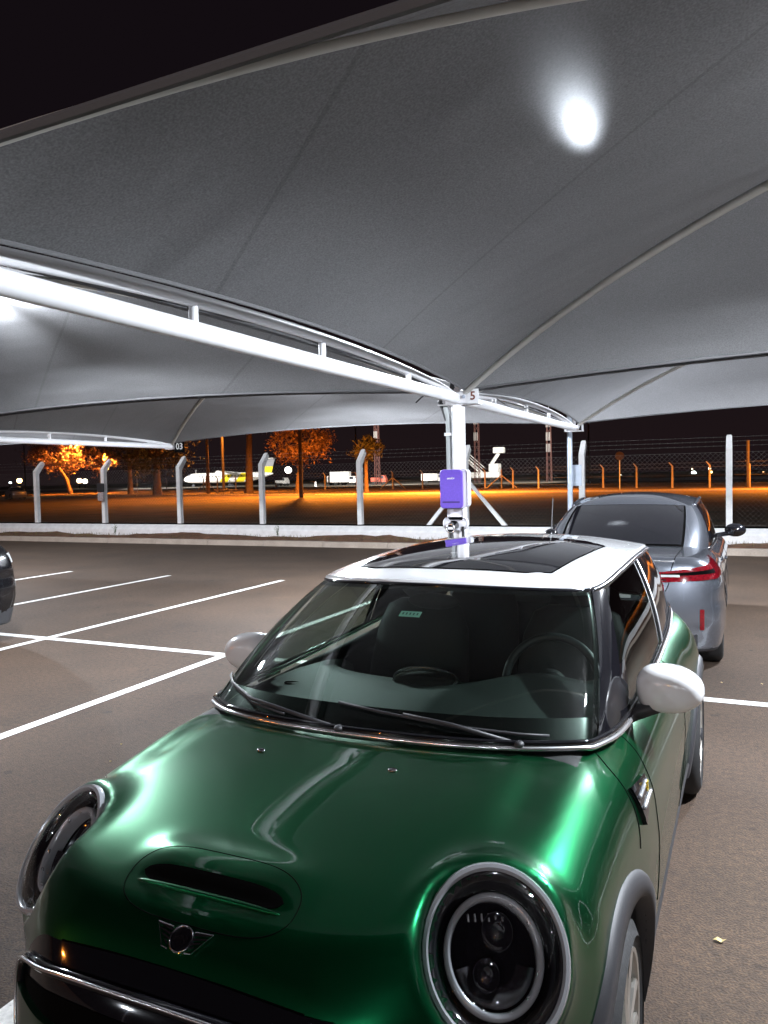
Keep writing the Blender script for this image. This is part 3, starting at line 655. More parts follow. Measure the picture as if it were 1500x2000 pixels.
# mirrors
for s in (-1,1):
    c=np.array([s*.802,1.60,1.0]); rows=[]; nr=18
    for i in range(nr+1):
        a=-pi/2+pi*i/nr; yy=c[1]+ (.075 if a>0 else .078)*sin(a)
        k=max(cos(a),0)**.62; hw=.104*k; hh=.078*k
        if a>.75: yy=c[1]+.0655; hw=.104*cos(.75)**.62*(1 if i<nr else 1); hh=.078*cos(.75)**.62
        rows.append([(c[0]+hw*np.sign(cos(b))*abs(cos(b))**.86*(1+.06*s*cos(b)),yy,c[2]+hh*np.sign(sin(b))*abs(sin(b))**.86*(1-.10*s*cos(b))) for b in np.linspace(0,2*pi,40,endpoint=False)])
        if a>.75: break
    mo=MB().loft(rows,True,True).obj('side_mirror',M['white_paint'],mini,auto=50,off=OFF)
    MB().loft([[(c[0]+q*.094*cos(b),c[1]+.067+yy,c[2]+q*.066*sin(b)) for b in np.linspace(0,2*pi,30,endpoint=False)] for q,yy in ((1,0),(.98,.004))],True,True).obj('mirror_glass',M['chrome'],mo,off=OFF)
    MB().loft([[(s*.70,1.50,.905),(s*.70,1.66,.905),(s*.70,1.66,.945),(s*.70,1.50,.945)],[(s*.76,1.54,.925),(s*.76,1.64,.925),(s*.76,1.64,.96),(s*.76,1.54,.96)],[(s*.81,1.56,.94),(s*.81,1.64,.94),(s*.81,1.64,.98),(s*.81,1.56,.98)]],True,True).obj('mirror_arm',M['black_plastic'],mo,smooth=True,off=OFF)
# panel gaps
def seam(pts,r=.0028,name='panel_gap',**k): surf_tube(mini_f0 if k.pop('f0',0) else mini_f,pts,r,off=-.0008,n=70,**k).obj(name,M['seam'],mini,smooth=True,off=OFF)
for s in (-1,1):
    seam([(s*.655,1.165,.94),(s*.70,1.13,.91),(s*.76,1.115,.86),(s*.80,1.10,.80),(s*.83,1.06,.72)])
    seam([(s*.70,1.40,.92),(s*.76,1.39,.87),(s*.80,1.37,.80),(s*.83,1.36,.65),(s*.83,1.40,.40)])
    seam([(s*.705,2.47,.93),(s*.78,2.47,.86),(s*.82,2.46,.75),(s*.83,2.40,.5),(s*.82,2.35,.3)])
    # sill trim and wheel arch trims
    pts=[(s*.85,1.22,.27),(s*.85,1.6,.255),(s*.85,2.2,.25),(s*.85,2.93,.27)]
    surf_tube(mini_f0,pts,.035,off=-.028,n=40,sy=1.3).obj('sill_trim',M['black_plastic'],mini,smooth=True,off=OFF)
    for ay in (AXF,AXR):
        A=np.linspace(radians(-14),radians(194),64); Rr=np.array([.348,.356,.40,.412,.418]); Gp=np.zeros((64,5,3))
        for j,rr in enumerate(Rr): Gp[:,j]=np.stack([np.full(64,s*1.0),ay-rr*np.cos(A),WR+rr*np.sin(A)*1.0],-1)
        Q,N=shoot(mini_f0,Gp,(-s,0,0),T=.6)
        offs=np.array([-.03,.016,.014,.005,-.006]); Qo=Q.copy(); Qo[...,0]=Q[...,0]+s*offs
        MB().grid(Qo).obj('arch_trim',M['black_plastic'],mini,smooth=True,off=OFF)
# hood scoop
lp=[(.212*np.sign(cos(a))*abs(cos(a))**.55,.268+.070*np.sign(sin(a))*abs(sin(a))**.8,.86) for a in np.linspace(0,2*pi,60)]
Q,N=shoot(mini_f,np.array(lp)+np.array([0,0,.2]),(0,0,-1),T=.5,off=-.0006); MB().tube(Q,.0014,6,caps=False).obj('scoop_gap',M['seam'],mini,smooth=True,off=OFF)
U=np.linspace(-1,1,40); V=np.linspace(-1,1,7); Gp=np.zeros((40,7,3))
for i,u in enumerate(U):
    k=sqrt(max(1-abs(u)**3.2,.0))
    for j,v in enumerate(V): Gp[i,j]=(u*.178,.270+v*.021*k+.004*u*u,1.1)
Q,N=shoot(mini_f,Gp,(0,0,-1),T=.6); sc_=shell(Q,N,.0018,.004).obj('scoop_dark_patch',M['seam'],mini,off=OFF)  # black patch on the bonnet skin stands for the shaded opening
Lp=np.array([(u*.180,.254-.0*u,1.1) for u in np.linspace(-1,1,40)]); Q,N=shoot(mini_f,Lp,(0,0,-1),T=.6,off=.001)
MB().tube(Q,[.0065*sqrt(max(1-abs(u)**4,.02)) for u in np.linspace(-1,1,40)],8).obj('scoop_lip',M['green'],sc_,smooth=True,off=OFF)
# washer nozzles
for s in (-1,1):
    q,_=settle(mini_f,np.array([[s*.2,.765,.95]]),.002); ell(q[0],(.013,.010,.005)).obj('washer_nozzle',M['dark_chrome'],mini,smooth=True,off=OFF)
# emblem
q,n=settle(mini_f,np.array([[0.0,.168,.80]]),.0); q=q[0]; n=n[0]; ex=np.array([1,0,0]); ey=np.cross(n,ex); ey/=np.linalg.norm(ey)
if ey[2]<0: ey=-ey
def emb(mb,lift): mb.v=[tuple(q+ex*a*.8+ey*b*.8+n*(c*.8+lift)) for a,b,c in mb.v]; return mb
e0=emb(MB().loft([[(r*cos(a),r*sin(a)*.95,z) for a in np.linspace(0,2*pi,40,endpoint=False)] for r,z in ((.034,-.004),(.034,.003),(.030,.005),(.030,.003))],True,True),.001).obj('hood_emblem',M['gloss_black'],mini,auto=30,off=OFF)
emb(MB().tube([(.0315*cos(a),.030*sin(a),.005) for a in np.linspace(0,2*pi,40)],.0022,6,caps=False),.001).obj('emblem_ring',M['dark_chrome'],e0,smooth=True,off=OFF)
for s in (-1,1):
    wg=MB()
    for k,(L_,y_) in enumerate(((.082,.016),(.072,.005),(.060,-.006),(.047,-.017))):
        wg.add([(s*.033,y_-.003,.002),(s*L_,y_+.006,.002),(s*L_*.98,y_+.009,.002),(s*.033,y_+.003,.002)],[(0,1,2,3)] if s>0 else [(3,2,1,0)])
    wg.tube([(s*.033,.022,.002),(s*.085,.026,.002),(s*.072,.010,.002),(s*.045,-.026,.002),(s*.026,-.028,.002)],.0016,5)
    emb(wg,.004).obj('emblem_wing',M['dark_chrome'],e0,off=OFF)
emb(text_mb('MINI',.021,.0008),.0055).obj('emblem_lettering',M['dark_chrome'],e0,off=OFF)
# grille: gloss surround, bright ridge, black patch for the recess shade and the body-colour bar
def front_patch(xw,zt,zb,nx=60,nzv=14,lift=.004,material=None,name='grille',par=None):
    Gp=np.zeros((nx,nzv,3))
    for i,u in enumerate(np.linspace(-1,1,nx)):
        a,b=zt(u),zb(u)
        for j in range(nzv): Gp[i,j]=(u*xw,-.4,a+(b-a)*j/(nzv-1))
    Q,N=shoot(mini_f0,Gp,(0,1,0),T=1.3,n=260); return shell(Q,N,lift,.01).obj(name,material,par or mini,smooth=False,off=OFF,auto=35)
gr=front_patch(.475,lambda u:.752-.045*abs(u)**2.2-.10*(max(abs(u)-.72,0)/.28)**2,lambda u:.36+.06*abs(u)**4,lift=.004,material=M['gloss_black'],name='grille')
def front_line(pts,r,lift,sy=1.0,n=70):
    pts=np.array(pts,float); t=np.linspace(0,len(pts)-1,n); i=np.minimum(t.astype(int),len(pts)-2); u=(t-i)[:,None]; 
    p0=pts[np.maximum(i-1,0)];p1=pts[i];p2=pts[i+1];p3=pts[np.minimum(i+2,len(pts)-1)]
    Q2=.5*((2*p1)+(-p0+p2)*u+(2*p0-5*p1+4*p2-p3)*u*u+(-p0+3*p1-3*p2+p3)*u**3); P3=np.stack([Q2[:,0],np.full(n,-.4),Q2[:,1]],-1)
    Q,N=shoot(mini_f0,P3,(0,1,0),T=1.3,n=260,off=lift); return MB().tube(Q,r,10,sy=sy)
front_line([(-.435,.50),(-.452,.60),(-.41,.662),(-.25,.696),(0,.704),(.25,.696),(.41,.662),(.452,.60),(.435,.50)],.012,.010).obj('grille_ring',M['gloss_black'],gr,smooth=True,off=OFF)
front_line([(-.435,.50),(-.452,.60),(-.41,.662),(-.25,.696),(0,.704),(.25,.696),(.41,.662),(.452,.60),(.435,.50)],.0038,.0215).obj('grille_bright_strip',M['chrome'],gr,smooth=True,off=OFF)
front_patch(.43,lambda u:.665-.05*abs(u)**4,lambda u:.38+.04*abs(u)**4,lift=.006,material=M['seam'],name='grille_dark_patch',par=gr)  # raised black sheet, painting the shade inside the grille openings
front_patch(.445,lambda u:.612-.02*abs(u)**3,lambda u:.50,lift=.020,material=M['green'],name='bumper_bar',par=gr)
for s in (-1,1): seam([(s*.30,.13,.752),(s*.15,.13,.76),(0,.13,.762)],.0022,f0=1)
# headlights
for s in (-1,1):
    def HPt(a,b,c): v=HC+HX*a+HU*b+HN*c; return (s*v[0],v[1],v[2])
    def ringloft(prof,seg=64): return MB().loft([[HPt(HA*r*cos(t),HB*r*sin(t),z) for t in np.linspace(0,2*pi,seg,endpoint=False)] for r,z in prof],True,False)
    bz=ringloft([(1.10,-.02),(1.085,.008),(1.055,.017),(1.005,.018),(.975,.012),(.965,-.004)]).obj('headlight',M['bezel'],mini,auto=50,off=OFF)
    ringloft([(.975,.008),(.90,.006),(.84,-.01),(.78,-.03),(.74,-.045)]).obj('headlight_surround',M['gloss_black'],bz,smooth=True,off=OFF)
    ringloft([(.74,-.020),(.72,-.006),(.66,-.004),(.63,-.018),(.64,-.045)]).obj('running_light_ring',mat('light_guide',(.38,.40,.43),.2,.25,.8),bz,smooth=True,off=OFF)
    ringloft([(.80,-.046),(.40,-.052),(.0,-.054)],48).obj('headlight_bowl',M['gloss_black'],bz,smooth=True,off=OFF)
    for (a,b,r_) in ((.10,.28,.24),(-.12,-.22,.20)):
        MB().loft([[HPt(HA*(a+r_*q*cos(t)),HB*(b+r_*q*sin(t)),z) for t in np.linspace(0,2*pi,24,endpoint=False)] for q,z in ((1,-.05),(1,-.036),(.9,-.034),(.8,-.044),(.4,-.034),(.02,-.031))],True,False).obj('projector',M['tinted'],bz,smooth=True,off=OFF)
    ar=np.linspace(radians(-165),radians(-15),22)
    MB().loft([[HPt(HA*r*cos(t),HB*r*sin(t),z) for t in ar] for r,z in ((.60,-.030),(.50,-.046),(.36,-.050))],False,False).obj('reflector',M['chrome'] if 0 else M['dark_chrome'],bz,smooth=True,off=OFF)
    for t in (-2.5,-2.0,-1.4,-.9,-.4,.5,1.0):
        MB().tube([HPt(HA*.66*cos(t),HB*.66*sin(t),-.012),HPt(HA*.66*cos(t+.10),HB*.66*sin(t+.10),-.010)],.004,6).obj('lamp_facet',M['chrome'],bz,smooth=True,off=OFF)
    rb=MB()
    for k in range(6):
        a0=-.20+k*.065; rb.tube([HPt(HA*a0*1.6,HB*.50,-.044),HPt(HA*a0*1.6,HB*.40,-.040)],.0022,5)
    rb.obj('reflector_ribs',M['chrome'],bz,off=OFF)
    ringloft([(.955,.013),(.90,.022),(.7,.034),(.45,.044),(.2,.050),(.0,.051)]).obj('headlight_lens',M['lens'],bz,smooth=True,off=OFF)
# side scuttle with the letter S
s=1
for s in (1,-1):
    Gp=np.zeros((14,8,3))
    for i,u in enumerate(np.linspace(0,1,14)):
        for j,v in enumerate(np.linspace(0,1,8)):
            y_=1.135+.165*u; z_=(.838-.018*u)*(v)+(.745+.05*u)*(1-v); Gp[i,j]=(s*1.2,y_,z_)
    Q,N=shoot(mini_f0,Gp,(-s,0,0),T=.8); b_=shell(Q,N,.012,.01).obj('side_scuttle',M['gloss_black'],mini,off=OFF)
    for za,zb_ in ((.808,.828),(.782,.796)):
        P3=np.array([(s*1.2,1.15+.13*u,za) for u in np.linspace(0,1,12)]); Q,N=shoot(mini_f0,P3,(-s,0,0),T=.8,off=.013); MB().tube(Q,.006,6).obj('scuttle_bar',M['bezel'],b_,smooth=True,off=OFF)
    tm=text_mb('S',.042,.002); qq,nn=shoot(mini_f0,np.array([[s*1.2,1.255,.80]]),(-s,0,0),T=.8,off=.016)
    tm.v=[(qq[0][0]+s*c,qq[0][1]+s*a,qq[0][2]+b) for a,b,c in tm.v]; tm.obj('scuttle_lettering',mat('yellow_plastic',(.75,.55,.05),.4),b_,off=OFF)
# wheels, door handles, antenna, tail lamps
for s in (-1,1):
    for ay,wx in ((AXF,.772),(AXR,.836)): wheel(mini,s*wx,ay,WR,s,OFF,rimr=.235)
    Q,N=shoot(mini_f0,np.array([(s*1.2,y,.80) for y in np.linspace(2.16,2.36,12)]),(-s,0,0),T=.8,off=.022); MB().tube(Q,.012,8).obj('door_handle',M['chrome'],mini,smooth=True,off=OFF)
    Q,N=shoot(mini_f0,np.array([[(s*(.66+.06*i/5),4.2,.62+.2*j/5) for j in range(6)] for i in range(6)]),(0,-1,0),T=1.2); shell(Q,N,.01,.01).obj('tail_lamp',M['red_glass'],mini,smooth=True,off=OFF)
an=ell((.06,3.30,1.362),(.035,.07,.028)).obj('antenna',M['gloss_black'],mini,smooth=True,off=OFF)
MB().tube([(.06,3.31,1.38),(.06,3.36,1.56)],[.004,.002],6).obj('antenna_rod',M['black_plastic'],an,off=OFF)
# ------------------------------------------------------------------ the other cars
def gen_f(L,w,zcs,ax,R,belt,crown=.03,tail_tuck=.10,nose=.30,lip=None,low=.20):
    zf=spl(*zcs); wzz=spl([.15,.3,.5,.65,belt-.12,belt,belt+.15],[-.07,-.03,0,-.004,-.035,-.085,-.17])
    def f0(p):
        x=np.abs(p[...,0]); y=p[...,1]; z=p[...,2]
        W=w*(1-.10*np.clip((.55-y)/.55,0,1)**2-.16*np.clip((y-(L-.8))/.8,0,1)**2)+wzz(z)-.010*np.exp(-((z-(belt-.30))/.05)**2)+.008*np.exp(-((z-(belt-.18))/.04)**2)
        ft=(z-(zf(y)-crown*(x/w)**2.4))*.93; fs=x-W
        fr=((.16*(x/w)**3+tail_tuck*np.clip((z-.55)/.45,-.3,1)**2*.6+.07*np.clip((.5-z)/.3,0,1)) - y)*.93
        ff=(y-(L-nose*(np.minimum(x,1)/w)**2.6-.25*np.clip((z-.55)/.35,0,1)**2))*.9
        r=smax(ft,fs,.12); r=smax(r,fr,.09); r=smax(r,ff,.12); return smax(r,low-z,.03)
    def f(p):
        r=f0(p); x=np.abs(p[...,0])
        for a in ax: r=np.maximum(r,-np.maximum(np.hypot(p[...,1]-a,p[...,2]-R)-(R+.045),.55*w-x))
        return r
    return f0,f
def gen_gh(B,Rr):
    B=np.array(B,float); Rr=np.array(Rr,float)
    def gh(s,t,lift=0,bulge=.03):
        s=np.atleast_1d(s); t=np.broadcast_to(t,s.shape); b=cr(B,s); r=cr(Rr,s); Q=b*(1-t[:,None])+r*t[:,None]
        db=cr(B,s+.02)-cr(B,s-.02); nn=np.stack([db[:,1],-db[:,0],np.zeros(len(s))],-1); ln=np.linalg.norm(nn,axis=1)[:,None]; nn/=ln+1e-9
        cen=b-np.array([0,B[:,1].mean(),0]); nn*=np.sign((nn*cen).sum(1)+1e-9)[:,None]
        return Q+nn*(bulge*4*t*(1-t)+lift)[:,None]+np.array([0,0,1])*(bulge*2*t*(1-t))[:,None]
    def patch(s0,s1,t0,t1,ns,ntt,lift=0,bulge=.03):
        S_=np.linspace(s0,s1,ns); G_=np.stack([gh(S_,np.full(ns,t),lift,bulge) for t in np.linspace(t0,t1,ntt)],1); return MB().grid(G_)
    return gh,patch,B,Rr
def roof_mesh(Rr,ztop,k=2.2,n=90):
    e=cr(Rr,np.linspace(-(len(Rr)-1),len(Rr)-1,n)); ys=e[:,1]; y0,y1=ys.min(),ys.max(); G_=np.zeros((n,12,3))
    for i in range(n):
        yy=min(max(e[i,1],y0+.35*(y1-y0)),y1-.35*(y1-y0)); c=np.array([0,yy,0])
        for j in range(12):
            t=(j/11)**1.2; q=e[i]*(1-t)+c*t; q[2]=e[i,2]+(ztop-e[i,2])*(1-(1-t)**k); G_[i,j]=q
    return MB().grid(G_)
def rearwheels(root,w,ax,R,off,**k):
    for s in (-1,1):
        for a in ax: wheel(root,s*(w-.03),a,R,s,off,rimr=R*.68,w=.21,**k)
# grey sedan, tail towards the camera (local y runs from its tail to its nose)
SO=(0,-2.27,0); sedan=thing('parked_sedan','grey metallic sedan with red tail lamps, parked behind the green hatchback','car',(-.955,6.30+2.27,0))
sf0,sf=gen_f(4.55,.885,([-.2,0,.06,.16,.5,.9,1.4,3.0,3.5,4.0,4.4,4.6],[.90,.955,1.005,1.02,1.035,1.04,1.0,.98,.98,.90,.78,.70]),(1.12,3.72),.325,.97,low=.27)
def s_assign(c):
    i=np.zeros(len(c),int)
    for a in (1.12,3.72): i[(np.hypot(c[:,1]-a,c[:,2]-.325)<.385)&(np.abs(c[:,0])<.95)]=1
    i[c[:,2]<.31]=1; i[(c[:,2]<.42)&(c[:,1]<.4)&(np.abs(c[:,0])<.68)]=1
    return i
body_mesh('body',sf,(-.95,-.1,.15),(.95,4.65,1.12),.028,[M['grey_paint'],M['black_plastic']],s_assign,sedan,SO)
sgh,spat,SB,SR=gen_gh([(0,.86,1.045),(.30,.87,1.045),(.52,.90,1.04),(.66,1.02,1.01),(.735,1.35,.985),(.76,1.9,.975),(.765,2.6,.965),(.75,3.2,.955),(.62,3.55,.965),(.3,3.68,.975),(0,3.72,.98)],
 [(0,1.62,1.375),(.28,1.63,1.372),(.50,1.67,1.362),(.565,1.75,1.355),(.59,1.9,1.36),(.60,2.15,1.385),(.605,2.5,1.40),(.59,2.75,1.39),(.50,2.9,1.37),(.25,2.95,1.37),(0,2.96,1.37)])
spat(-2.0,2.0,.02,.99,26,10,.004,.025).obj('rear_window',M['tinted'],sedan,smooth=True,off=SO)
spat(-2.25,2.25,-.02,1.0,30,10,-.004,.025).obj('window_seal',M['seam'],sedan,smooth=True,off=SO)
for s in (-1,1):
    spat(s*2.12,s*4.0,-.06,1.0,14,10,.003,.03).obj('rear_pillar',M['grey_paint'],sedan,smooth=True,off=SO)
    spat(s*4.0,s*5.0,.03,.95,8,8,0,.02).obj('side_window',M['tinted'],sedan,smooth=True,off=SO)
    spat(s*5.0,s*5.12,0,1,3,8,.004,.02).obj('middle_pillar',M['gloss_black'],sedan,smooth=True,off=SO)
    spat(s*5.12,s*7.3,.03,.95,14,8,0,.02).obj('side_window',M['tinted'],sedan,smooth=True,off=SO)
    spat(s*7.3,s*8.0,0,1,6,8,0,.02).obj('front_pillar',M['grey_paint'],sedan,smooth=True,off=SO)
    rt=cr(SR,s*np.linspace(3.5,7.8,30)); MB().tube(rt,.02,8).obj('roof_rail',M['grey_paint'],sedan,smooth=True,off=SO)
    rt=sgh(s*np.linspace(3.8,7.8,30),np.zeros(30),.006,0); MB().tube(rt,.010,8).obj('window_trim',M['dark_chrome'],sedan,smooth=True,off=SO)
spat(-8,-10,0,1,10,8,0,.02).obj('windshield',M['tinted'],sedan,smooth=True,off=SO); spat(8,10,0,1,10,8,0,.02).obj('windshield',M['tinted'],sedan,smooth=True,off=SO)
roof_mesh(SR,1.475).obj('roof',M['grey_paint'],sedan,smooth=True,off=SO)
MB().loft([[(-.012,1.86,1.405),(.012,1.86,1.405),(.014,1.98,1.425),(-.014,1.98,1.425)],[(-.005,1.93,1.475),(.005,1.93,1.475),(.005,1.98,1.475),(-.005,1.98,1.475)]],True,True).obj('roof_fin',M['gloss_black'],sedan,off=SO)
def sseam(pts,r=.004,d=None,nm='panel_gap',m=None,off=-.001,sy=1): return surf_tube(sf0,pts,r,off=off,n=50,shootdir=d,sy=sy).obj(nm,m or M['seam'],sedan,smooth=True,off=SO)
for s in (-1,1):
    sseam([(s*.54,.80,1.05),(s*.53,.35,1.04),(s*.515,.08,.99),(s*.50,0,.90),(s*.48,0,.80),(s*.40,0,.70),(s*.2,0,.68),(0,0,.68)])
    sseam([(s*.83,.95,.90),(s*.86,.75,.70),(s*.86,.72,.55)],.003); sseam([(s*.83,1.75,.92),(s*.88,1.62,.75),(s*.88,1.55,.5),(s*.87,1.5,.3)],.003); sseam([(s*.83,2.65,.92),(s*.88,2.62,.6),(s*.87,2.6,.3)],.003)
    # tail lamp wrapping the corner: dark surround, red glass with a clear band
    Gp=[];nu,nv=26,8
    def lampgrid(z0,z1,u0,u1):
        A_=np.zeros((nu,nv,3)); N_=np.zeros((nu,nv,3))
        for i,u in enumerate(np.linspace(u0,u1,nu)):
            ang=u; d=np.array([-sin(ang)*s,cos(ang),0]); o=np.array([0,0.9,0])
            base=np.array([0,.95,0])+np.array([s*0,0,0]); 
            zl=z0(u) if callable(z0) else z0; zh=z1(u) if callable(z1) else z1
            p=np.stack([np.full(nv,s*sin(ang)*1.6),np.full(nv,1.0-cos(ang)*1.6),np.linspace(zl,zh,nv)],-1)
            A_[i],N_[i]=shoot(sf0,p,(-s*sin(ang),cos(ang),0),T=1.6,n=200)
        return A_,N_
    t0,t1=radians(19),radians(57)
    zlo=lambda u:.822+.04*(u-t0)/(t1-t0); zhi=lambda u:.900+.095*((u-t0)/(t1-t0))**1.3
    A_,N_=lampgrid(zlo,zhi,t0,t1); tl_=shell(A_,N_,.012,.01).obj('tail_lamp',M['red_glass'],sedan,smooth=False,off=SO,auto=35)
    A_,N_=lampgrid(lambda u:.870+.03*(u-t0)/(t1-t0),lambda u:.885+.05*(u-t0)/(t1-t0),radians(24),radians(46)); shell(A_,N_,.0145,.0).obj('lamp_band',M['seam'],tl_,off=SO)
    A_,N_=lampgrid(.868,.885,radians(24),radians(31)); shell(A_,N_,.016,.0).obj('reversing_lamp',mat('clear_lamp',(.6,.6,.6),.15,.3,1),tl_,off=SO)
    Q,N=shoot(sf0,np.array([[(s*(.705+.03*i/3),-.5,.46+.16*j/5) for j in range(6)] for i in range(4)]),(0,1,0),T=1.5); shell(Q,N,.006,.01).obj('bumper_reflector',M['red_glass'],sedan,off=SO)
    c=np.array([s*.955,3.02,1.03]); mr_=ell(c,(.11,.06,.075)).obj('side_mirror',M['gloss_black'],sedan,smooth=True,off=SO)
    MB().loft([[(s*.72,2.98,.94),(s*.72,3.10,.94),(s*.72,3.10,.98),(s*.72,2.98,.98)],[(s*.95,2.98,.98),(s*.95,3.05,.98),(s*.95,3.05,1.03),(s*.95,2.98,1.03)]],True,True).obj('mirror_arm',M['gloss_black'],mr_,off=SO)
    Q,N=shoot(sf0,np.array([(s*1.3,y,.84) for y in np.linspace(1.78,1.96,8)]),(-s,0,0),T=.9,off=.02); MB().tube(Q,.012,6).obj('door_handle',M['grey_paint'],sedan,smooth=True,off=SO)
sseam([(-.52,0,.985),(-.25,0,.99),(0,0,.992),(.25,0,.99),(.52,0,.985)],.008,(0,1,0),'trunk_lip_strip',M['chrome'],.002)
sseam([(-.46,-.4,.845),(0,-.4,.85),(.46,-.4,.845)],.012,(0,1,0),'lamp_joining_bar',M['gloss_black'],.003)
Q,N=shoot(sf0,np.array([[(-.20+.4*i/6,-.5,.70+.10*j/3) for j in range(4)] for i in range(7)]),(0,1,0),T=1.5); shell(Q,N,.006,.005).obj('number_plate',mat('plate_grey',(.5,.5,.5),.5),sedan,off=SO)
rearwheels(sedan,.885,(1.12,3.72),.325,SO)
# dark car far left: only its tail corner reaches into the picture
KO=(0,-2.1,0); dark=thing('parked_suv','black car at the left edge, only its lit tail corner in view','car',(-7.96,6.06-2.1,0),pi)
dark.rotation_euler=(0,0,pi)
kf0,kf=gen_f(4.2,.88,([-.2,0,.1,.4,1.0,3,3.6,4.2],[.85,1.0,1.06,1.07,1.05,1.02,1.0,.85]),(.80,3.38),.34,1.0)
def k_assign(c):
    i=np.zeros(len(c),int)
    for a in (.80,3.38): i[(np.hypot(c[:,1]-a,c[:,2]-.34)<.41)]=1
    i[c[:,2]<.36]=1; return i
body_mesh('body',kf,(-.95,-.1,.15),(.95,4.3,1.15),.035,[M['black_paint'],M['black_plastic']],k_assign,dark,KO)
kgh,kpat,KB,KR=gen_gh([(0,.10,1.04),(.4,.12,1.04),(.70,.25,1.03),(.76,.8,1.02),(.77,2.0,1.0),(.74,2.9,.99),(.5,3.25,1.0),(0,3.35,1.02)],[(0,.42,1.50),(.35,.44,1.50),(.56,.52,1.49),(.60,.95,1.50),(.61,1.7,1.51),(.58,2.3,1.49),(.4,2.45,1.47),(0,2.5,1.47)])
kpat(-7,7,0,1,60,10,0,.02).obj('windows',M['tinted'],dark,smooth=True,off=KO); roof_mesh(KR,1.58).obj('roof',M['black_paint'],dark,smooth=True,off=KO)
for s in (-1,1):
    Q,N=shoot(kf0,np.array([[(s*(.70+.07*i/7),-.5,.86+.10*j/5) for j in range(6)] for i in range(8)]),(0,1,0),T=1.6); shell(Q,N,.010,.01).obj('tail_lamp',mat('pale_lamp',(.75,.77,.78),.2,0,1),dark,off=KO,auto=35)
    Q,N=shoot(kf0,np.array([[(s*(.76+.05*i/7),-.5,.60+.07*j/5) for j in range(6)] for i in range(8)]),(0,1,0),T=1.6); shell(Q,N,.006,.01).obj('bumper_reflector',M['chrome'],dark,off=KO)
rearwheels(dark,.88,(.80,3.38),.34,KO)
# pale car on the far service road
PO=(0,-2.25,0); pale=thing('passing_car','pale silver car standing on the far road at the left edge','car',(-79.6,66.4,0),radians(62))
pf0,pf=gen_f(4.5,.87,([-.2,0,.1,.5,1.0,3.2,3.6,4.3,4.5],[.85,.95,1.0,1.02,1.0,.98,.96,.82,.70]),(.95,3.55),.33,.98)
def p_assign(c):
    i=np.zeros(len(c),int)
    for a in (.95,3.55): i[(np.hypot(c[:,1]-a,c[:,2]-.33)<.40)]=1
    return i
body_mesh('body',pf,(-.95,-.1,.15),(.95,4.6,1.12),.05,[M['pale_paint'],M['black_plastic']],p_assign,pale,PO)
pgh,ppat,PB,PR=gen_gh([(0,.6,1.0),(.4,.62,1.0),(.68,.72,1.0),(.75,1.2,.98),(.76,2.0,.97),(.73,2.9,.96),(.5,3.3,.97),(0,3.45,.98)],[(0,1.15,1.40),(.35,1.17,1.40),(.53,1.27,1.39),(.59,1.5,1.40),(.60,1.9,1.42),(.58,2.3,1.40),(.4,2.5,1.38),(0,2.55,1.38)])
ppat(-7,7,0,1,50,6,0,.02).obj('windows',M['tinted'],pale,smooth=True,off=PO); roof_mesh(PR,1.48).obj('roof',M['pale_paint'],pale,smooth=True,off=PO)
rearwheels(pale,.87,(.95,3.55),.33,PO)
# ------------------------------------------------------------------ wall, fence posts, chain-link
WY=18.12; WT=.415
def wall():
    mb=MB(); prof=[(0,0),(0,.27),(.035,.31),(.20,WT),(.42,WT),(.42,0)]
    for i in range(24):
        x0=-42+i*3.6; x1=x0+3.592
        mb.loft([[(x,y,z) for y,z in prof] for x in (x0,x1)],True,True)
    o=mb.obj('low_wall',M['concrete'],None,loc=(0,WY,0)); tag(o,'long low white painted wall at the foot of the chain-link fence','wall')
    cap=MB().box((-42,.20,WT+.002),(44,.40,WT+.028)).obj('dark_strip',M['seam'],o)  # near-black strip along the top of the wall
wall()
PX=[-21.08-3.02,-21.08,-18.13,-15.15,-12.22,-9.12,-6.16,-3.28,-.12,2.9,5.9]
def post_mesh():
    w=.065; mb=MB(); sec=lambda y,z,ww:[(-ww,y-ww,z),(ww,y-ww,z),(ww,y+ww,z+.0),(-ww,y+ww,z+.0)]
    rows=[[(-w,-w,0),(w,-w,0),(w,w,0),(-w,w,0)],[(-w,-w,1.72),(w,-w,1.72),(w,w,1.62),(-w,w,1.62)],[(-w*.9,.22,2.02),(w*.9,.22,2.02),(w*.9,.31,1.93),(-w*.9,.31,1.93)],[(-w*.6,.27,2.05),(w*.6,.27,2.05),(w*.6,.33,1.98),(-w*.6,.33,1.98)]]
    return mb.loft(rows,True,True)
plabs=['concrete fence post hidden at the left edge','white concrete fence post nearest the pale car at the left edge','white concrete fence post with a dark wrapped box, second from left','white concrete fence post right of the number 03 plate','white concrete fence post between the airplane tail and the large lit tree','white concrete fence post just left of the purple charger, right of the lit tree','white concrete fence post with two diagonal braces behind the charger column','white concrete fence post behind the grey sedan roof, beside the thin steel pole','white concrete fence post rightmost in view above the sedan mirror','concrete fence post off the right edge','concrete fence post further off the right edge']
proto=None
for x,lab in zip(PX,plabs):
    if x<-24 or x>2.5: continue
    if proto is None: proto=post_mesh().obj('fence_post',M['concrete']); o=proto
    else: o=proto.copy(); COL.objects.link(o)
    o.location=(x,WY+.30,WT); tag(o,lab,'fence post','white concrete fence posts on the low wall')
    if x==-6.16:
        for s in (-1,1):
            MB().loft([[(s*.05-.045,-.045,1.15),(s*.05+.045,-.045,1.15),(s*.05+.045,.045,1.15),(s*.05-.045,.045,1.15)],[(s*1.02-.065,-.045,.0),(s*1.02+.065,-.045,.0),(s*1.02+.065,.045,.0),(s*1.02-.065,.045,.0)]],True,True).obj('brace',M['concrete'],o)
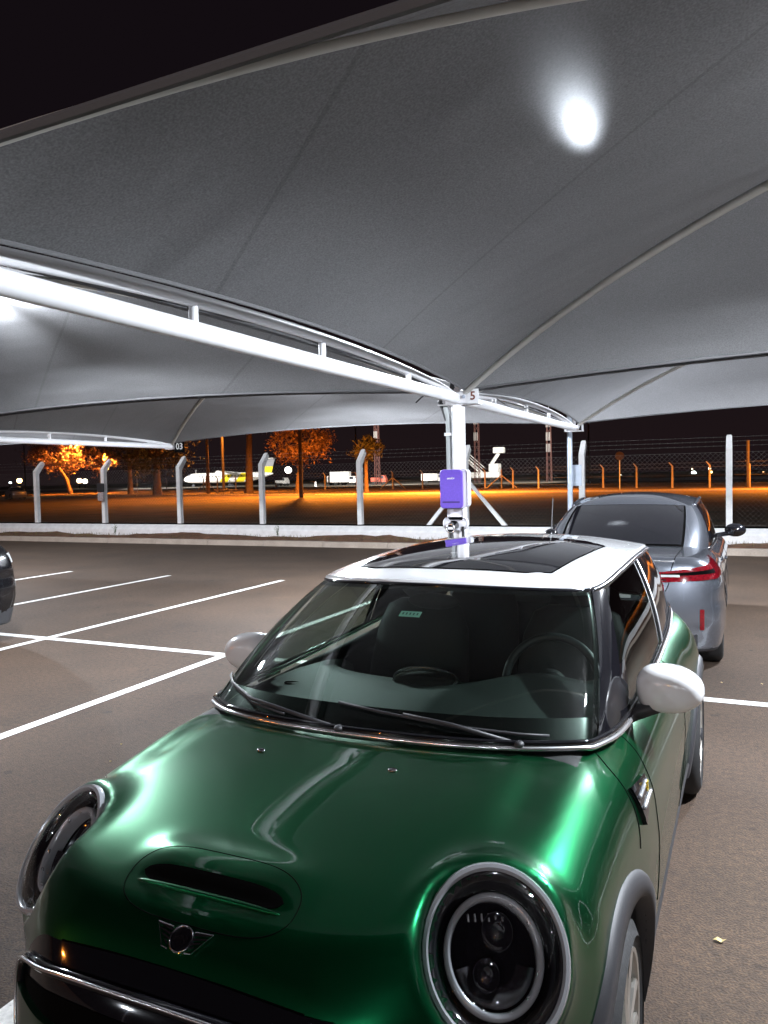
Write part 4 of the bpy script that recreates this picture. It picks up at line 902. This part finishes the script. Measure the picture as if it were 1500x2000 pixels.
bx=MB().box((-.16,-.16,1.00),(.09,-.07,1.28),.02).obj('junction_box',M['black_plastic'],None,loc=(-18.13,WY+.30,WT)); tag(bx,'dark box strapped to the second fence post from left','box')
MB().box((-.15,-.15,.72),(.08,-.075,.99),.02).obj('cloth_wrap',mat('pale_cloth',(.42,.36,.36),.9,noise=[(30,.3)]),bx)
# chain-link netting: two families of straight diagonal wires, twisted ends, strands of barbed wire
mb=MB(); p=.075; H0=WT+.03; H1=WT+1.66; x0,x1=-27,4.5; Y_=WY+.37
def wire(a,b,r=.0016):
    a=np.array(a);b=np.array(b); d=b-a; d/=np.linalg.norm(d); u=np.cross(d,[0,1,0]); v=np.array([0,1,0.])
    mb.loft([[tuple(q+r*(cos(k*2.094)*u+sin(k*2.094)*v)) for k in range(3)] for q in (a,b)],True,False)
k=x0-(H1-H0)
while k<x1:
    a0=max(k,x0); b0=min(k+(H1-H0),x1)
    wire((a0,Y_,H0+(a0-k)),(b0,Y_+.003,H0+(b0-k))); wire((a0,Y_+.004,H1-(a0-k)),(b0,Y_+.001,H1-(b0-k)))
    k+=p*1.42
random.seed(3)
k=x0
while k<x1:
    L_=.035+.03*random.random(); wire((k,Y_-.002,H0-.02),(k+L_*.6,Y_-.02,H0+L_),.0028); k+=p*1.42
for z,dy in ((H1,0),(H0+.8,0),(H0+.02,0)): wire((x0,Y_+.006+dy,z),(x1,Y_+.006+dy,z),.0022)
ch=mb.obj('chain_link_mesh',M['wire']); tag(ch,'chain-link netting stretched between the white fence posts','fence')
bw=MB(); mb=bw
for z,dy in ((WT+1.80,.03),(WT+1.90,.12),(WT+2.0,.22)):
    wire((x0,WY+.30+dy,z),(x1,WY+.30+dy,z),.0022)
    k=x0
    while k<x1:
        wire((k,WY+.30+dy,z-.015),(k+.012,WY+.30+dy+.012,z+.018),.0015); wire((k+.01,WY+.30+dy,z+.015),(k,WY+.30+dy-.012,z-.018),.0015); k+=.16
bo=bw.obj('barbed_wire',M['wire'],ch)
# weeds
def weed(x,y,h,label):
    mb2=MB(); rg=random.Random(int(x*10)); 
    for st in range(9):
        a=rg.uniform(0,2*pi); lean=rg.uniform(.1,.5); hh=h*rg.uniform(.5,1)
        pts=[(lean*hh*q*q*cos(a),lean*hh*q*q*sin(a)*.6,hh*q) for q in (0,.35,.7,1)]; mb2.tube(pts,[.004,.003,.002,.001],4)
        for q in np.linspace(.2,1,8):
            c=np.array([lean*hh*q*q*cos(a),lean*hh*q*q*sin(a)*.6,hh*q]); b=rg.uniform(0,2*pi); l=rg.uniform(.03,.06)
            d=np.array([cos(b),sin(b),.4])*l; n_=np.array([-sin(b),cos(b),0])*l*.3
            mb2.add([c,c+d*.5+n_,c+d,c+d*.5-n_],[(0,1,2,3)])
    o=mb2.obj('weed',mat('weed_green',(.07,.12,.035),.7,noise=[(8,.3)]),None,loc=(x,y,.15)); tag(o,label,'weed','weeds at the foot of the wall')
weed(-16.9,17.55,.34,'green weed at the wall, left one below the second fence post'); weed(-11.15,17.5,.36,'green weed at the wall between the number 03 plate and the lit tree')
# low dry tufts along the verge
tf=MB(); rg=random.Random(5)
for i in range(2600):
    x=rg.uniform(-24,3); y=rg.uniform(17.0,18.05); h=rg.uniform(.02,.07); b=rg.uniform(0,pi); dx,dy=cos(b)*.006,sin(b)*.006; l=rg.uniform(-.03,.03); z=.12
    tf.add([(x-dx,y-dy,z),(x+dx,y+dy,z),(x+l,y,z+h+.03)],[(0,1,2)])
tag(tf.obj('dry_grass_tufts',mat('dry_tuft',(.16,.12,.05),.9)),'sparse dry grass tufts on the soil verge along the wall','grass',kind='stuff')
# charger on the middle column
chg=thing('car_charger','purple wall box car charger on the white middle column','charger',(-2.10,YC-.056,0))
cz0,cz1=1.44,1.745
def rrect(x0,x1,z0,z1,r,n=6):
    pts=[]
    for cx_,cz_,a0 in ((x1-r,z1-r,0),(x0+r,z1-r,pi/2),(x0+r,z0+r,pi),(x1-r,z0+r,1.5*pi)):
        for k in range(n+1): a=a0+k*pi/2/n; pts.append((cx_+r*cos(a),cz_+r*sin(a)))
    return pts
def plate(x0,x1,z0,z1,r,ys,ins):
    return MB().loft([[(x,y,z) for x,z in rrect(x0+i,x1-i,z0+i,z1-i,max(r-i,.003))] for y,i in zip(ys,ins)],True,True)
plate(-.075,.135,cz0-.002,cz1+.003,.035,(-.10,-.11,-.02,-.01),(.004,.0,.0,.004)).obj('housing',M['offwhite'],chg,auto=40)
fp=plate(-.092,.098,cz0-.008,cz1+.002,.030,(-.09,-.132,-.140),(.0,.0,.005)).obj('front_cover',M['purple'],chg,auto=40)
plate(-.094,.100,cz0-.010,cz1+.004,.032,(-.108,-.120),(.0,.0)).obj('cover_edge',mat('pale_violet',(.55,.42,.75),.4),fp)
xf(text_mb('onol.v',.026,.0006),Matrix.Translation((.003,-.1410,cz1-.068))@Matrix.Rotation(radians(90),4,'X')).obj('charger_lettering',M['offwhite'],fp)
plate(-.070,.078,cz0+.038,cz0+.050,.005,(-.1395,-.1408),(0,0)).obj('slot',mat('dark_violet',(.04,.02,.15),.5),fp)
hk=plate(-.06,.075,1.33,1.432,.02,(-.05,-.06,-.01,0),(.003,0,0,.003)); hk.add(plate(-.10,.11,1.25,1.36,.05,(-.05,-.06,-.01,0),(.003,0,0,.003)).v,plate(-.10,.11,1.25,1.36,.05,(-.05,-.06,-.01,0),(.003,0,0,.003)).f); hk.obj('holster',M['offwhite'],chg,auto=40)
pl=MB().tube([(-.005,-.05,1.29),(-.005,-.14,1.27)],.042,20).obj('plug',M['gloss_black'],chg,auto=40)
MB().tube([(-.005+.035*cos(a),-.145,1.27+.035*sin(a)) for a in np.linspace(0,2*pi,24)],.006,6,caps=False).obj('plug_rim',M['chrome'],pl,smooth=True)
MB().box((-.028,-.146,1.262),(.02,-.141,1.282)).obj('plug_latch',M['offwhite'],pl)
MB().tube([(-.03,-.06,1.27),(-.035,-.07,1.1),(-.03,-.075,.7),(0,-.08,.45),(.04,-.07,.7),(.075,-.05,1.0),(.07,-.05,1.28)],.013,8).obj('charging_cable',M['black_plastic'],chg,auto=60)
# fallen leaf and small litter on the asphalt
def litter(x,y,s,m,label,nm='fallen_leaf'):
    o=MB().add([(-s,0,.004),(-s*.3,s*.45,.012),(s*.5,s*.4,.006),(s*1.1,0,.016),(s*.3,-s*.45,.005),(-s*.4,-s*.4,.011)],[(0,5,1),(1,5,4,2),(2,4,3)]).obj(nm,m,None,loc=(x,y,.001)); tag(o,label,'leaf'); return o
LEAF=(-.054,2.938)
LF=mat('dry_leaf',(.55,.42,.18),.8)
litter(*LEAF,.022,LF,'pale yellow dry leaf on the asphalt right of the green car')
litter(-3.46,3.48,.010,LF,'tiny leaf fragment on the asphalt left of the green car, nearer the camera'); litter(-3.62,3.74,.009,LF,'tiny pale fragment on the asphalt beside the parking line left of the green car')
litter(-.10,6.6,.014,LF,'small pale leaf behind the grey sedan rear wheel'); litter(.19,6.66,.014,LF,'small pale leaf on the asphalt beyond the white line at the right edge')
# ------------------------------------------------------------------ far side: trees, poles, far fence, airplane, trucks, lights
def tree(x,y,h,cr_,trunk_r,label,n=2600,mt='leaf',lean=0,crown_z=None,flat=.75,leaf=.30,seed=0,bare=.0,group='trees across the field'):
    rg=np.random.default_rng(seed+int(abs(x)*7)); root=thing('tree',label,'tree',(x,y,0),0,group)
    cz=crown_z or h*.68; tr=MB()
    fork=cz-cr_*flat*.55
    tr.tube([(0,0,-.1),(lean*.3,0,fork*.5),(lean,0,fork)],[trunk_r*1.25,trunk_r*.9,trunk_r*.75],8)
    tips=[]
    for k in range(9):
        a=2*pi*k/9+rg.uniform(-.3,.3); rr=cr_*rg.uniform(.45,.85); zz=cz+cr_*flat*rg.uniform(-.3,.6)
        mid=(lean+rr*.4*cos(a),rr*.4*sin(a),fork+(zz-fork)*.5); tr.tube([(lean,0,fork-.2),mid,(lean+rr*cos(a),rr*sin(a),zz)],[trunk_r*.5,trunk_r*.32,trunk_r*.12],5)
    tr.obj('trunk',M['bark'],root,auto=50)
    # leaf clumps
    nc=34; C=[]
    for k in range(nc):
        v=rg.normal(size=3); v/=np.linalg.norm(v); rad=rg.uniform(.35,1)**.5; C.append((lean+v[0]*cr_*rad*.86,v[1]*cr_*rad*.86,cz+v[2]*cr_*flat*rad*.86))
    C=np.array(C); V=[];F=[]
    c=C[rg.integers(0,nc,n)]+rg.normal(size=(n,3))*cr_*np.array([.15,.15,.13])
    a=rg.normal(size=(n,3)); a/=np.linalg.norm(a,axis=1)[:,None]; b=np.cross(a,rg.normal(size=(n,3))); b/=np.linalg.norm(b,axis=1)[:,None]; s=leaf*rg.uniform(.5,1.2,n)[:,None]
    V=np.stack([c-a*s,c-b*s*.35,c+a*s,c+b*s*.35],1).reshape(-1,3); F=(np.arange(n)[:,None]*4+np.arange(4)).tolist()
    me=bpy.data.meshes.new('crown'); me.from_pydata(V.tolist(),[],F); me.materials.append(M[mt]); newobj('crown',me,root)
    return root
tree(-103.5,97.5,11,5.8,.34,'orange lit tree with a spreading crown, leftmost behind the fence',3400,lean=-3.0,crown_z=7.0,flat=.62,seed=1)
tree(-97,98,10,3.2,.25,'narrow tree with leaves lit bright yellow beside the street lamp at left',1500,crown_z=6.8,flat=1.25,seed=2)
tree(-81.3,87.8,10,5.6,.38,'dim tree right of the street lamp, thinner of the two dark trunks',2600,mt='leafunlit',crown_z=6.6,flat=.7,seed=3)
tree(-69.5,80,11,6.6,.52,'large dark tree with a thick trunk left of the airplane',3400,mt='leafunlit',crown_z=7.2,flat=.75,seed=4)
tree(-55.3,80.5,14,6.0,.42,'dark leaning tree standing in front of the airplane tail',1800,mt='leafunlit',lean=.4,crown_z=11.8,flat=.55,seed=5)
tree(-63.5,83,14,3.6,.2,'tree with a hanging crown above the airplane nose',1500,crown_z=11.0,flat=.8,seed=8)
tree(-47.4,79.0,9,3.8,.30,'large round orange lit tree behind the tall pole',4200,lean=.8,crown_z=6.1,flat=.80,leaf=.24,seed=6)
tree(-39.0,80.5,6,2.0,.24,'small tree stump-like trunk right of the large lit tree',700,mt='leafunlit',crown_z=5.0,flat=.8,seed=7)
# far fence: posts with bent tops
FG='orange lit posts of the far airport fence'
fp0=None
fpx=[(244,956),(336,955),(400,956),(425,957),(470,957),(545,957),(580,957),(617,957),(736,957),(776,957),(815,957),(852,957),(917,955),(971,955),(1010,955),(1055,954),(1100,953),(1145,953),(1178,953),(1196,955),(1250,954),(1316,953),(1382,952),(1450,950)]
def gpt(px,py):
    cam=SC.camera; mw=cam.matrix_world.to_3x3(); d=mw@Vector(((px-750)/1501.2,-(py-1000)/1501.2,-1)); t=-CH/d.z; return (d.x*t,d.y*t)
FPOS=[(-112,132,),(-96,124),(-92.5,120.5),(-85.3,114.2),(-79,111),(-70.8,107.2),(-62,103.5),(-55.5,100.5),(-49.5,99.0),(-42.8,96.8),(-37.9,95.4),(-32.9,94.2),(-28.4,92.6),(-24.4,91),(-20.6,88),(-16.6,86.5),(-12.9,85.0),(-9.2,82.6),(-5.6,80.3),(-2.2,79.4),(1.2,78.6),(4.6,77.8)]
for i,(x,y) in enumerate(FPOS):
    if fp0 is None:
        fp0=MB().loft([[(-.09,-.09,0),(.09,-.09,0),(.09,.09,0),(-.09,.09,0)],[(-.08,-.08,2.15),(.08,-.08,2.15),(.08,.08,2.1),(-.08,.08,2.1)],[(-.35,-.06,2.5),(-.27,-.06,2.52),(-.27,.06,2.52),(-.35,.06,2.5)]],True,True).obj('far_fence_post',M['kerb']); o=fp0
    else: o=fp0.copy(); COL.objects.link(o)
    o.location=(x,y,0); tag(o,'thin post of the far airport fence beyond the service road','fence post',FG)
fx=MB(); mb=fx
for (xa,ya),(xb,yb) in zip(FPOS[:-1],FPOS[1:]):
    for z in (.4,1.2,2.0,2.4): wire((xa,ya,z),(xb,yb,z),.012)
tag(fx.obj('far_fence_wires',M['wire']),'wires strung between the posts of the far airport fence','fence')
for (x,y,lab) in ((-92.5,120.5,'cross braced post of the far fence left of the airplane'),(-42.8,96.8,'cross braced post of the far fence in front of the white truck'),(-25.9,91.4,'cross braced post of the far fence right of the charger column')):
    b=MB()
    for s in (-1,1): b.tube([(0,0,1.6),(s*1.9,0,.05)],.07,6)
    b.tube([(0,0,0),(0,0,2.3)],.10,6); tag(b.obj('braced_post',M['kerb'],None,auto=50,loc=(x,y-.2,0)),lab,'fence post')
# utility and lamp poles
def street_lamp(x,y,h,ax,ay,label,W,pr=.13,wood=True,r=.1,col=SOD,spot=160):
    root=thing('street_lamp',label,'street lamp',(x,y,0),0,'street lamps beyond the fence')
    MB().tube([(0,0,0),(0,0,h)],[pr,pr*.65],10).obj('pole',M['woodpole'],root,auto=50)
    MB().tube([(0,0,h-.3),(ax*.5,ay*.5,h+.1),(ax,ay,h+.15)],.04,6).obj('arm',M['galv'],root,auto=50)
    hd=ell((ax,ay,h+.12),(.35,.18,.09),14,8).obj('lamp_head',M['galv'],root,smooth=True)
    ell((ax,ay,h+.02),(.22,.14,.10),12,8).obj('lamp_glass',mat('sodium_glow_%d'%int(col[2]*100),(1,.6,.2),.4,emit=(*col,45)),hd,smooth=True)
    ld=bpy.data.lights.new('street_light','SPOT'); ld.energy=W*5.5; ld.color=col; ld.shadow_soft_size=.2; ld.spot_size=radians(spot); ld.spot_blend=.5
    newobj('street_light',ld,root,(ax,ay,h-.12))
street_lamp(-106.5,100,9.0,3,-1.5,'tall street lamp pole between the two leftmost lit trees',16000)
street_lamp(-98.5,100,6.6,1.0,-.4,'street lamp glowing yellow in the narrow tree at left',14000)
street_lamp(-65.5,89.1,12,2,-2,'tall pole in front of the airplane nose',9000,pr=.22)
street_lamp(-35.5,59.8,11.5,-2.5,4.5,'tall dark pole crossing the large lit tree',20000,pr=.20)
street_lamp(-26.3,76,8.5,0,-3,'street lamp hidden behind the charger column',20000)
street_lamp(8,74,8.5,-1,-3,'street lamp at the right beyond the fence',11000)
# radio masts
def mast(x,y,h,label):
    root=thing('radio_mast',label,'mast',(x,y,0),0,'lattice masts beyond the road'); a=MB();w=.45
    for s,t in ((-1,-1),(1,-1),(1,1),(-1,1)): a.tube([(s*w,t*w,0),(s*w*.7,t*w*.7,h)],.06,5)
    n=int(h/1.2)
    for k in range(n):
        z0=h*k/n; z1=h*(k+1)/n
        for s,t,s2,t2 in ((-1,-1,1,-1),(1,-1,1,1),(1,1,-1,1),(-1,1,-1,-1)): a.tube([(s*w*.85,t*w*.85,z0),(s2*w*.85,t2*w*.85,z1)],.035,4)
    a.obj('lattice',mat('mast_red',(.10,.04,.035),.6),root)
    for z in (.45,.62,.82): 
        b=MB()
        for k in range(3): b.box((-.45+.32*k,-.5,h*z),(-.30+.32*k,-.38,h*z+1.6))
        b.obj('antenna_panels',mat('panel_grey',(.30,.28,.28),.6),root)
    MB().tube([(0,0,h),(0,0,h+3)],.05,5).obj('tip_rod',M['white_paint'],root)
mast(-70.0,150,22,'lattice mast rising behind the fence post left of the charger'); mast(-47,148,19,'lattice mast left of the charger column'); mast(-33,150,13,'lattice mast right of the charger column')
# airplane: high wing twin propeller, nose to the left
ap=thing('airplane','white and yellow propeller airplane parked on the lit apron','airplane',(-131,180,0),radians(26))
fus=[]
for y_,r_,z_ in ((-12.2,.12,2.1),(-11.8,.6,2.15),(-11,1.0,2.3),(-10,1.28,2.45),(-8.5,1.4,2.5),(0,1.4,2.5),(5,1.4,2.5),(8,1.15,2.75),(11,.65,3.15),(13,.18,3.4)):
    fus.append([(y_,r_*cos(t),z_+r_*sin(t)) for t in np.linspace(0,2*pi,24,endpoint=False)])
PW=mat('airplane_white',(.85,.85,.86),.35); PYm=mat('airplane_yellow',(.85,.68,.02),.4); PD=mat('airplane_dark',(.03,.035,.05),.4)
ff_=MB().loft(fus,True,True).obj('fuselage',PW,ap,auto=50)
for a_,b_ in ((-1.2,1.0),(3.3,5.6)):
    rr=[[(y_+ (.9*sin(t)),1.415*cos(t),2.5+1.415*sin(t)) for t in np.linspace(radians(-70),radians(60),14)] for y_ in (a_,(a_+b_)/2,b_)]; MB().loft(rr,False,False).obj('yellow_patch',PYm,ff_)
    rr=[[(y_+ (.9*sin(t)),1.415*cos(t),2.5+1.415*sin(t)) for t in np.linspace(radians(120),radians(250),14)] for y_ in (a_,(a_+b_)/2,b_)]; MB().loft(rr,False,False).obj('yellow_patch',PYm,ff_)
MB().loft([[(y_,1.4*cos(t)*k,2.5+1.42*sin(t)*k) for t in np.linspace(radians(35),radians(145),10)] for y_,k in ((-10.9,.80),(-10.2,.95))],False,False).obj('cockpit_glass',PD,ff_)
wn=MB()
for k in range(14):
    for s in (-1,1): wn.box((-7.6+k*.9,s*1.37-.03,2.75),(-7.3+k*.9,s*1.37+.06*s+.03,3.1))
wn.obj('cabin_windows',PD,ff_)
MB().loft([[(c-.0+q*(1.3 if abs(s)<5 else 1.0),s,4.05+.05*abs(s)*.2+dz) for q,dz in ((-1,0),(-.3,.14),(1,.02),(-.3,-.05))] for s in (-13.5,-5,0,5,13.5) for c in (.2,)],True,True).obj('wing',PW,ap,auto=40)
for s in (-4,4):
    e_=MB().loft([[(y_,s+r_*cos(t),3.75+r_*sin(t)) for t in np.linspace(0,2*pi,14,endpoint=False)] for y_,r_ in ((-2.6,.25),(-2.2,.5),(0,.55),(2.2,.35),(3,.1))],True,True).obj('engine',PD if s>0 else PW,ap,auto=50)
    pr_=MB()
    for k in range(6): a=k*pi/3+.3; pr_.add([(-2.65,s+.1*cos(a),3.75+.1*sin(a)),(-2.7,s+1.9*cos(a-.06),3.75+1.9*sin(a-.06)),(-2.62,s+1.9*cos(a+.06),3.75+1.9*sin(a+.06))],[(0,1,2)])
    pr_.obj('propeller',PD,e_)
MB().loft([[(8.6,-.12,3.6),(12.6,-.12,3.6),(12.6,.12,3.6),(8.6,.12,3.6)],[(10.6,-.1,5.4),(13.0,-.1,5.4),(13.0,.1,5.4),(10.6,.1,5.4)]],True,True).obj('tail_fin',PYm,ap)
MB().loft([[(10.6,-.1,5.4),(13.0,-.1,5.4),(13.0,.1,5.4),(10.6,.1,5.4)],[(11.8,-.08,7.6),(13.6,-.08,7.6),(13.6,.08,7.6),(11.8,.08,7.6)]],True,True).obj('fin_tip',mat('fin_grey',(.25,.26,.30),.5),ap)
MB().box((12.0,-3.6,7.55),(13.6,3.6,7.68)).obj('tailplane',PW,ap)
for x_,y_ in ((-9.6,0),(1,-2),(1,2)):
    MB().tube([(x_,y_,1.8),(x_,y_,.4)],.09,6).tube([(x_,y_-.2,.4),(x_,y_+.2,.4)],.4,12).obj('landing_gear',PD,ap)
MB().tube([(-8.8,0,3.9),(-8.7,0,4.8)],.05,5).obj('aerial',PW,ap)
# service vehicles on the apron
def truck(x,y,rz,label,col,L_=5,h=2.6):
    t=thing('service_truck',label,'truck',(x,y,0),rz,'service vehicles on the apron')
    MB().box((-L_/2,-1.1,.7),(L_*.18,1.1,h),.08).obj('cargo_box',col,t)
    c=MB().loft([[(L_*.2,-1.05,.6),(L_*.5,-1.05,.6),(L_*.5,1.05,.6),(L_*.2,1.05,.6)],[(L_*.2,-1.05,1.3),(L_*.5,-1.05,1.25),(L_*.5,1.05,1.25),(L_*.2,1.05,1.3)],[(L_*.2,-.95,2.05),(L_*.38,-.95,2.05),(L_*.38,.95,2.05),(L_*.2,.95,2.05)]],True,True).obj('cab',col,t)
    MB().box((L_*.22,-1.06,1.35),(L_*.36,1.06,1.95)).obj('cab_windows',PD,c)
    for a in (-.3,.36):
        for s in (-1,1): MB().tube([(a*L_,s*1.0,.42),(a*L_,s*.75,.42)],.42,14).obj('wheel',M['rubber'],t)
truck(-80.5,155,.15,'white box truck on the apron beyond the braced fence post',PW,6.5,3.1); truck(-84,158,.15,'second white service vehicle beside the box truck',PW,4.5,2.2)
truck(-104,166,.1,'low white service cart under the airplane tail',PW,3,1.4); truck(-58,152,.4,'pale service vehicle just left of the charger',PW,5,2.2); truck(-71,153,.2,'red service vehicle beside the box truck',mat('cart_red',(.5,.1,.06),.6),3.4,1.6)
# airstair and loader at the right of the column
st=thing('boarding_stairs','white boarding stairs and loader on the apron right of the column','stairs',(-47,152,0),0); st.scale=(1.5,1.5,1.5)
s1=MB(); 
for k in range(12): s1.box((-3.2+k*.27,-.7,4.0-k*.25),(-2.9+k*.27,.7,4.05-k*.25))
for s in (-.75,.75): s1.tube([(-3.4,s,4.2),(.2,s,1.0)],.10,6).tube([(-3.4,s,5.1),(.2,s,1.9)],.05,5).tube([(-3.4,s,4.2),(-3.4,s,5.1)],.05,5)
s1.obj('flight',PW,st); MB().box((-3.4,-1,.7),(2.4,1,1.5),.1).obj('chassis',PW,st); MB().box((1.0,-.9,1.5),(2.3,.9,2.6),.1).obj('cab',PW,st)
MB().tube([(1.2,0,2.6),(2.2,0,4.0)],.25,8).box((1.5,-.5,4.0),(3.0,.5,4.8),.1).obj('loader_head',PW,st)
for x_ in (-2.4,1.6):
    for s in (-.9,.9): MB().tube([(x_,s,.4),(x_,s*.7,.4)],.4,12).obj('wheel',M['rubber'],st)
# round road signs
for x,y,lab in ((-92,101,'round yellow road sign at the far road, left of the dark trees'),(-10.0,76,'round road sign at the far road above the grey sedan roof')):
    r_=thing('road_sign',lab,'sign',(x,y,0)); MB().tube([(0,0,0),(0,0,3.2)],.05,6).obj('pole',M['galv'],r_)
    MB().tube([(0,-.06,3.2),(0,-.09,3.2)],.42,20).obj('disc',mat('sign_yellow',(.75,.55,.10),.5) if x<-50 else M['woodpole'],r_)
MB_=MB().tube([(0,0,0),(0,0,4.3)],.14,8).obj('wooden_pole',M['woodpole'],None,loc=(1.05,77.5,0)); tag(MB_,'plain orange lit pole left of the rightmost fence post','pole')
# airfield marker cones / stones and a bench
bn=thing('bench','low bench between the pole and the leaning tree','bench',(-60.5,84,0)); MB().box((-2.6,-.25,.42),(2.6,.25,.52)).obj('seat',M['kerb'],bn)
for x_ in (-2.2,0,2.2): MB().box((x_-.15,-.2,0),(x_+.15,.2,.42)).obj('leg',M['kerb'],bn)
for i,(x,y,lab) in enumerate(((-88,138,'white cone on the apron below the airplane tail'),(-84,140,'white cone on the apron right of the airplane tail'),(-80.2,141,'white cone beside the fence post on the apron'),(-132,150,'white cone on the apron below the airplane nose'))):
    tag(MB().loft([[(r_*cos(t),r_*sin(t),z_) for t in np.linspace(0,2*pi,10,endpoint=False)] for r_,z_ in ((.35,0),(.28,.08),(.12,1.0))],True,True).obj('marker_cone',PW,None,loc=(x,y,0)),lab,'cone','marker cones on the apron')
# far lights beyond the airfield
def far_light(px,py,D,r,col,e,lab):
    cam=SC.camera; d=(cam.matrix_world.to_3x3()@Vector(((px-750)/1501.2,-(py-1000)/1501.2,-1))); d.normalize(); p=Vector((0,0,CH))+d*D
    t=thing('distant_lamp',lab,'lamp',(p.x,p.y,0),0,'distant lights on the horizon'); MB().tube([(0,0,0),(0,0,p.z)],.12,5).obj('pole',M['seam'],t)
    ell((0,0,p.z),(r,r,r),10,6).obj('lamp',mat('far_lamp_%d_%d'%(int(col[2]*100),int(e)),(1,1,1),.5,emit=(*col,e)),t,smooth=True)
for a in ((1212,929,420,.55,(1,.97,.85),10,'small white distant light beyond the sedan roof, leftmost of them'),(1292,930,420,.50,(1,.97,.85),10,'small white distant light above the middle of the sedan roof'),
 (1355,924,420,1.1,(.9,1,.95),14,'brightest white distant light, right of the sedan fin'),(1386,915,420,.6,(1,.95,.85),9,'upper white distant light near the plain pole'),(1389,922,420,.6,(1,.6,.2),9,'orange distant light just under a white one near the plain pole'),
 (1463,911,420,.5,(1,.5,.2),6,'orange distant light right of the rightmost fence post'),(1491,923,420,.5,(1,.5,.2),6,'orange distant light at the right edge'),(1352,916,420,.35,(1,.7,.4),6,'faint distant light above the brightest one'),
 (563,918,300,1.3,(1,.95,.85),12,'white distant floodlight seen left of the large lit tree'),(155,939,300,.9,(1,.75,.4),10,'warm distant light left of the box on the fence post, left one'),(166,940,300,.9,(1,.9,.7),10,'pale distant light left of the box on the fence post, right one'),
 (38,939,110,.33,(1,.6,.25),14,'orange light above the pale car roof'),(20,943,110,.15,(.8,.95,1),10,'small white light seen through the pale car'),(308,940,300,.7,(1,.9,.7),9,'small pale light right of the thick dark trunk')): far_light(*a)
# apron floodlights lighting the airplane (white)
def apron_flood(x,y,h,tx,ty,W,lab,spot=50):
    t=thing('apron_floodlight',lab,'floodlight',(x,y,0),0,'floodlight masts of the apron'); MB().tube([(0,0,0),(0,0,h)],[.18,.10],8).obj('pole',M['woodpole'],t)
    MB().box((-.5,-.2,h-.3),(.5,.2,h+.3)).obj('lamp_head',M['galv'],t)
    ld=bpy.data.lights.new('flood','SPOT'); ld.energy=W; ld.color=(1,.95,.85); ld.spot_size=radians(spot); ld.spot_blend=.5; ld.shadow_soft_size=.3
    d=Vector((tx-x,ty-y,-h+2)); o=newobj('flood',ld,t,Vector((0,0,h))+d.normalized()*1.0); o.rotation_euler=d.to_track_quat('-Z','Y').to_euler()
apron_flood(-150,128,14,-131,180,350000,'floodlight mast lighting the airplane from the left',44); apron_flood(-60,120,14,-75,156,140000,'floodlight mast lighting the trucks',60)
apron_flood(-20,118,14,-47,152,140000,'floodlight mast lighting the boarding stairs',50)
# ------------------------------------------------------------------ lamps under and beyond the canopies
def canopy_lamp(x,y,z,label,W,Wg=3,cone=172):
    root=thing('canopy_lamp',label,'lamp',(x,y,z),0,'white lamps hanging under the shade canopies')
    MB().tube([(0,0,.02),(0,0,.13)],.022,12).obj('socket',M['offwhite'],root,auto=40)
    MB().loft([[(.068*sin(a)*cos(t),.068*sin(a)*sin(t),-.068*cos(a)-.02) for t in np.linspace(0,2*pi,24,endpoint=False)] for a in np.linspace(.05,2.85,12)],True,True).obj('bulb',mat('lit_bulb',(1,1,1),.4,emit=(.93,.96,1,30)),root,smooth=True)
    ld=bpy.data.lights.new('lamp_light','SPOT'); ld.energy=W; ld.color=COOL; ld.shadow_soft_size=.07; ld.spot_size=radians(cone); ld.spot_blend=.12
    newobj('lamp_light',ld,root,(0,0,-.10))
    lg=bpy.data.lights.new('lamp_spill','POINT'); lg.energy=Wg; lg.color=COOL; lg.shadow_soft_size=.05; newobj('lamp_spill',lg,root,(-.02,-.11,.02))
    return root
canopy_lamp(1.51,3.6,3.12,'bright white lamp under the large canopy, right of the green car',1700,100)
canopy_lamp(-5.42,4.32,3.0,'bright white lamp under the canopy left of the middle frame, nearer half',760,190)
canopy_lamp(-5.2,9.25,3.02,'bright white lamp under the farther canopy left of the middle frame',1500,260)
canopy_lamp(1.6,8.8,3.1,'bright white lamp under the canopy above the grey sedan',1500,110)
canopy_lamp(-12.7,8.7,3.1,'bright white lamp under the canopy left of the number 03 frame',1400,80)
canopy_lamp(-12.7,3.7,3.1,'bright white lamp under the canopy above the dark car at far left',800,15)
# flood above the net: seen through it as a glow
lp=lamp_pole(-2.30,11.9,6.1,[(.48,-.22,0)],'thin galvanised lamp pole with a small grey plate, behind the grey sedan',4500,COOL,spot=172,r=.042,head=.13)
MB().box((.03,.02,1.50),(.17,.03,1.82)).obj('plate',M['galv'],lp)
lp2=lamp_pole(-16.7,12.1,6.3,[(.12,.22,0)],'thin galvanised lamp pole in the aisle beyond the left canopies',2000,COOL,spot=172,r=.042,head=.13)
# lamps of the car park behind the camera: they glint in the paint, lamps and grille
for i,(x,y,h,w,c) in enumerate(((-22,-26,7,4700,COOL),(-9,-34,8,5400,COOL),(4,-30,7,4700,COOL),(-15,-44,7.5,4500,SOD),(-1,-46,7.5,4500,SOD),(13,-24,7,4700,COOL),(-33,-18,7,4000,SOD))):
    lamp_pole(x,y,h,[(0,.5,0)],('white','orange')[c is SOD]+' car park lamp behind the camera, number %d from the left'%(i+1),w,c,r=.07,group='car park lamps behind the camera')
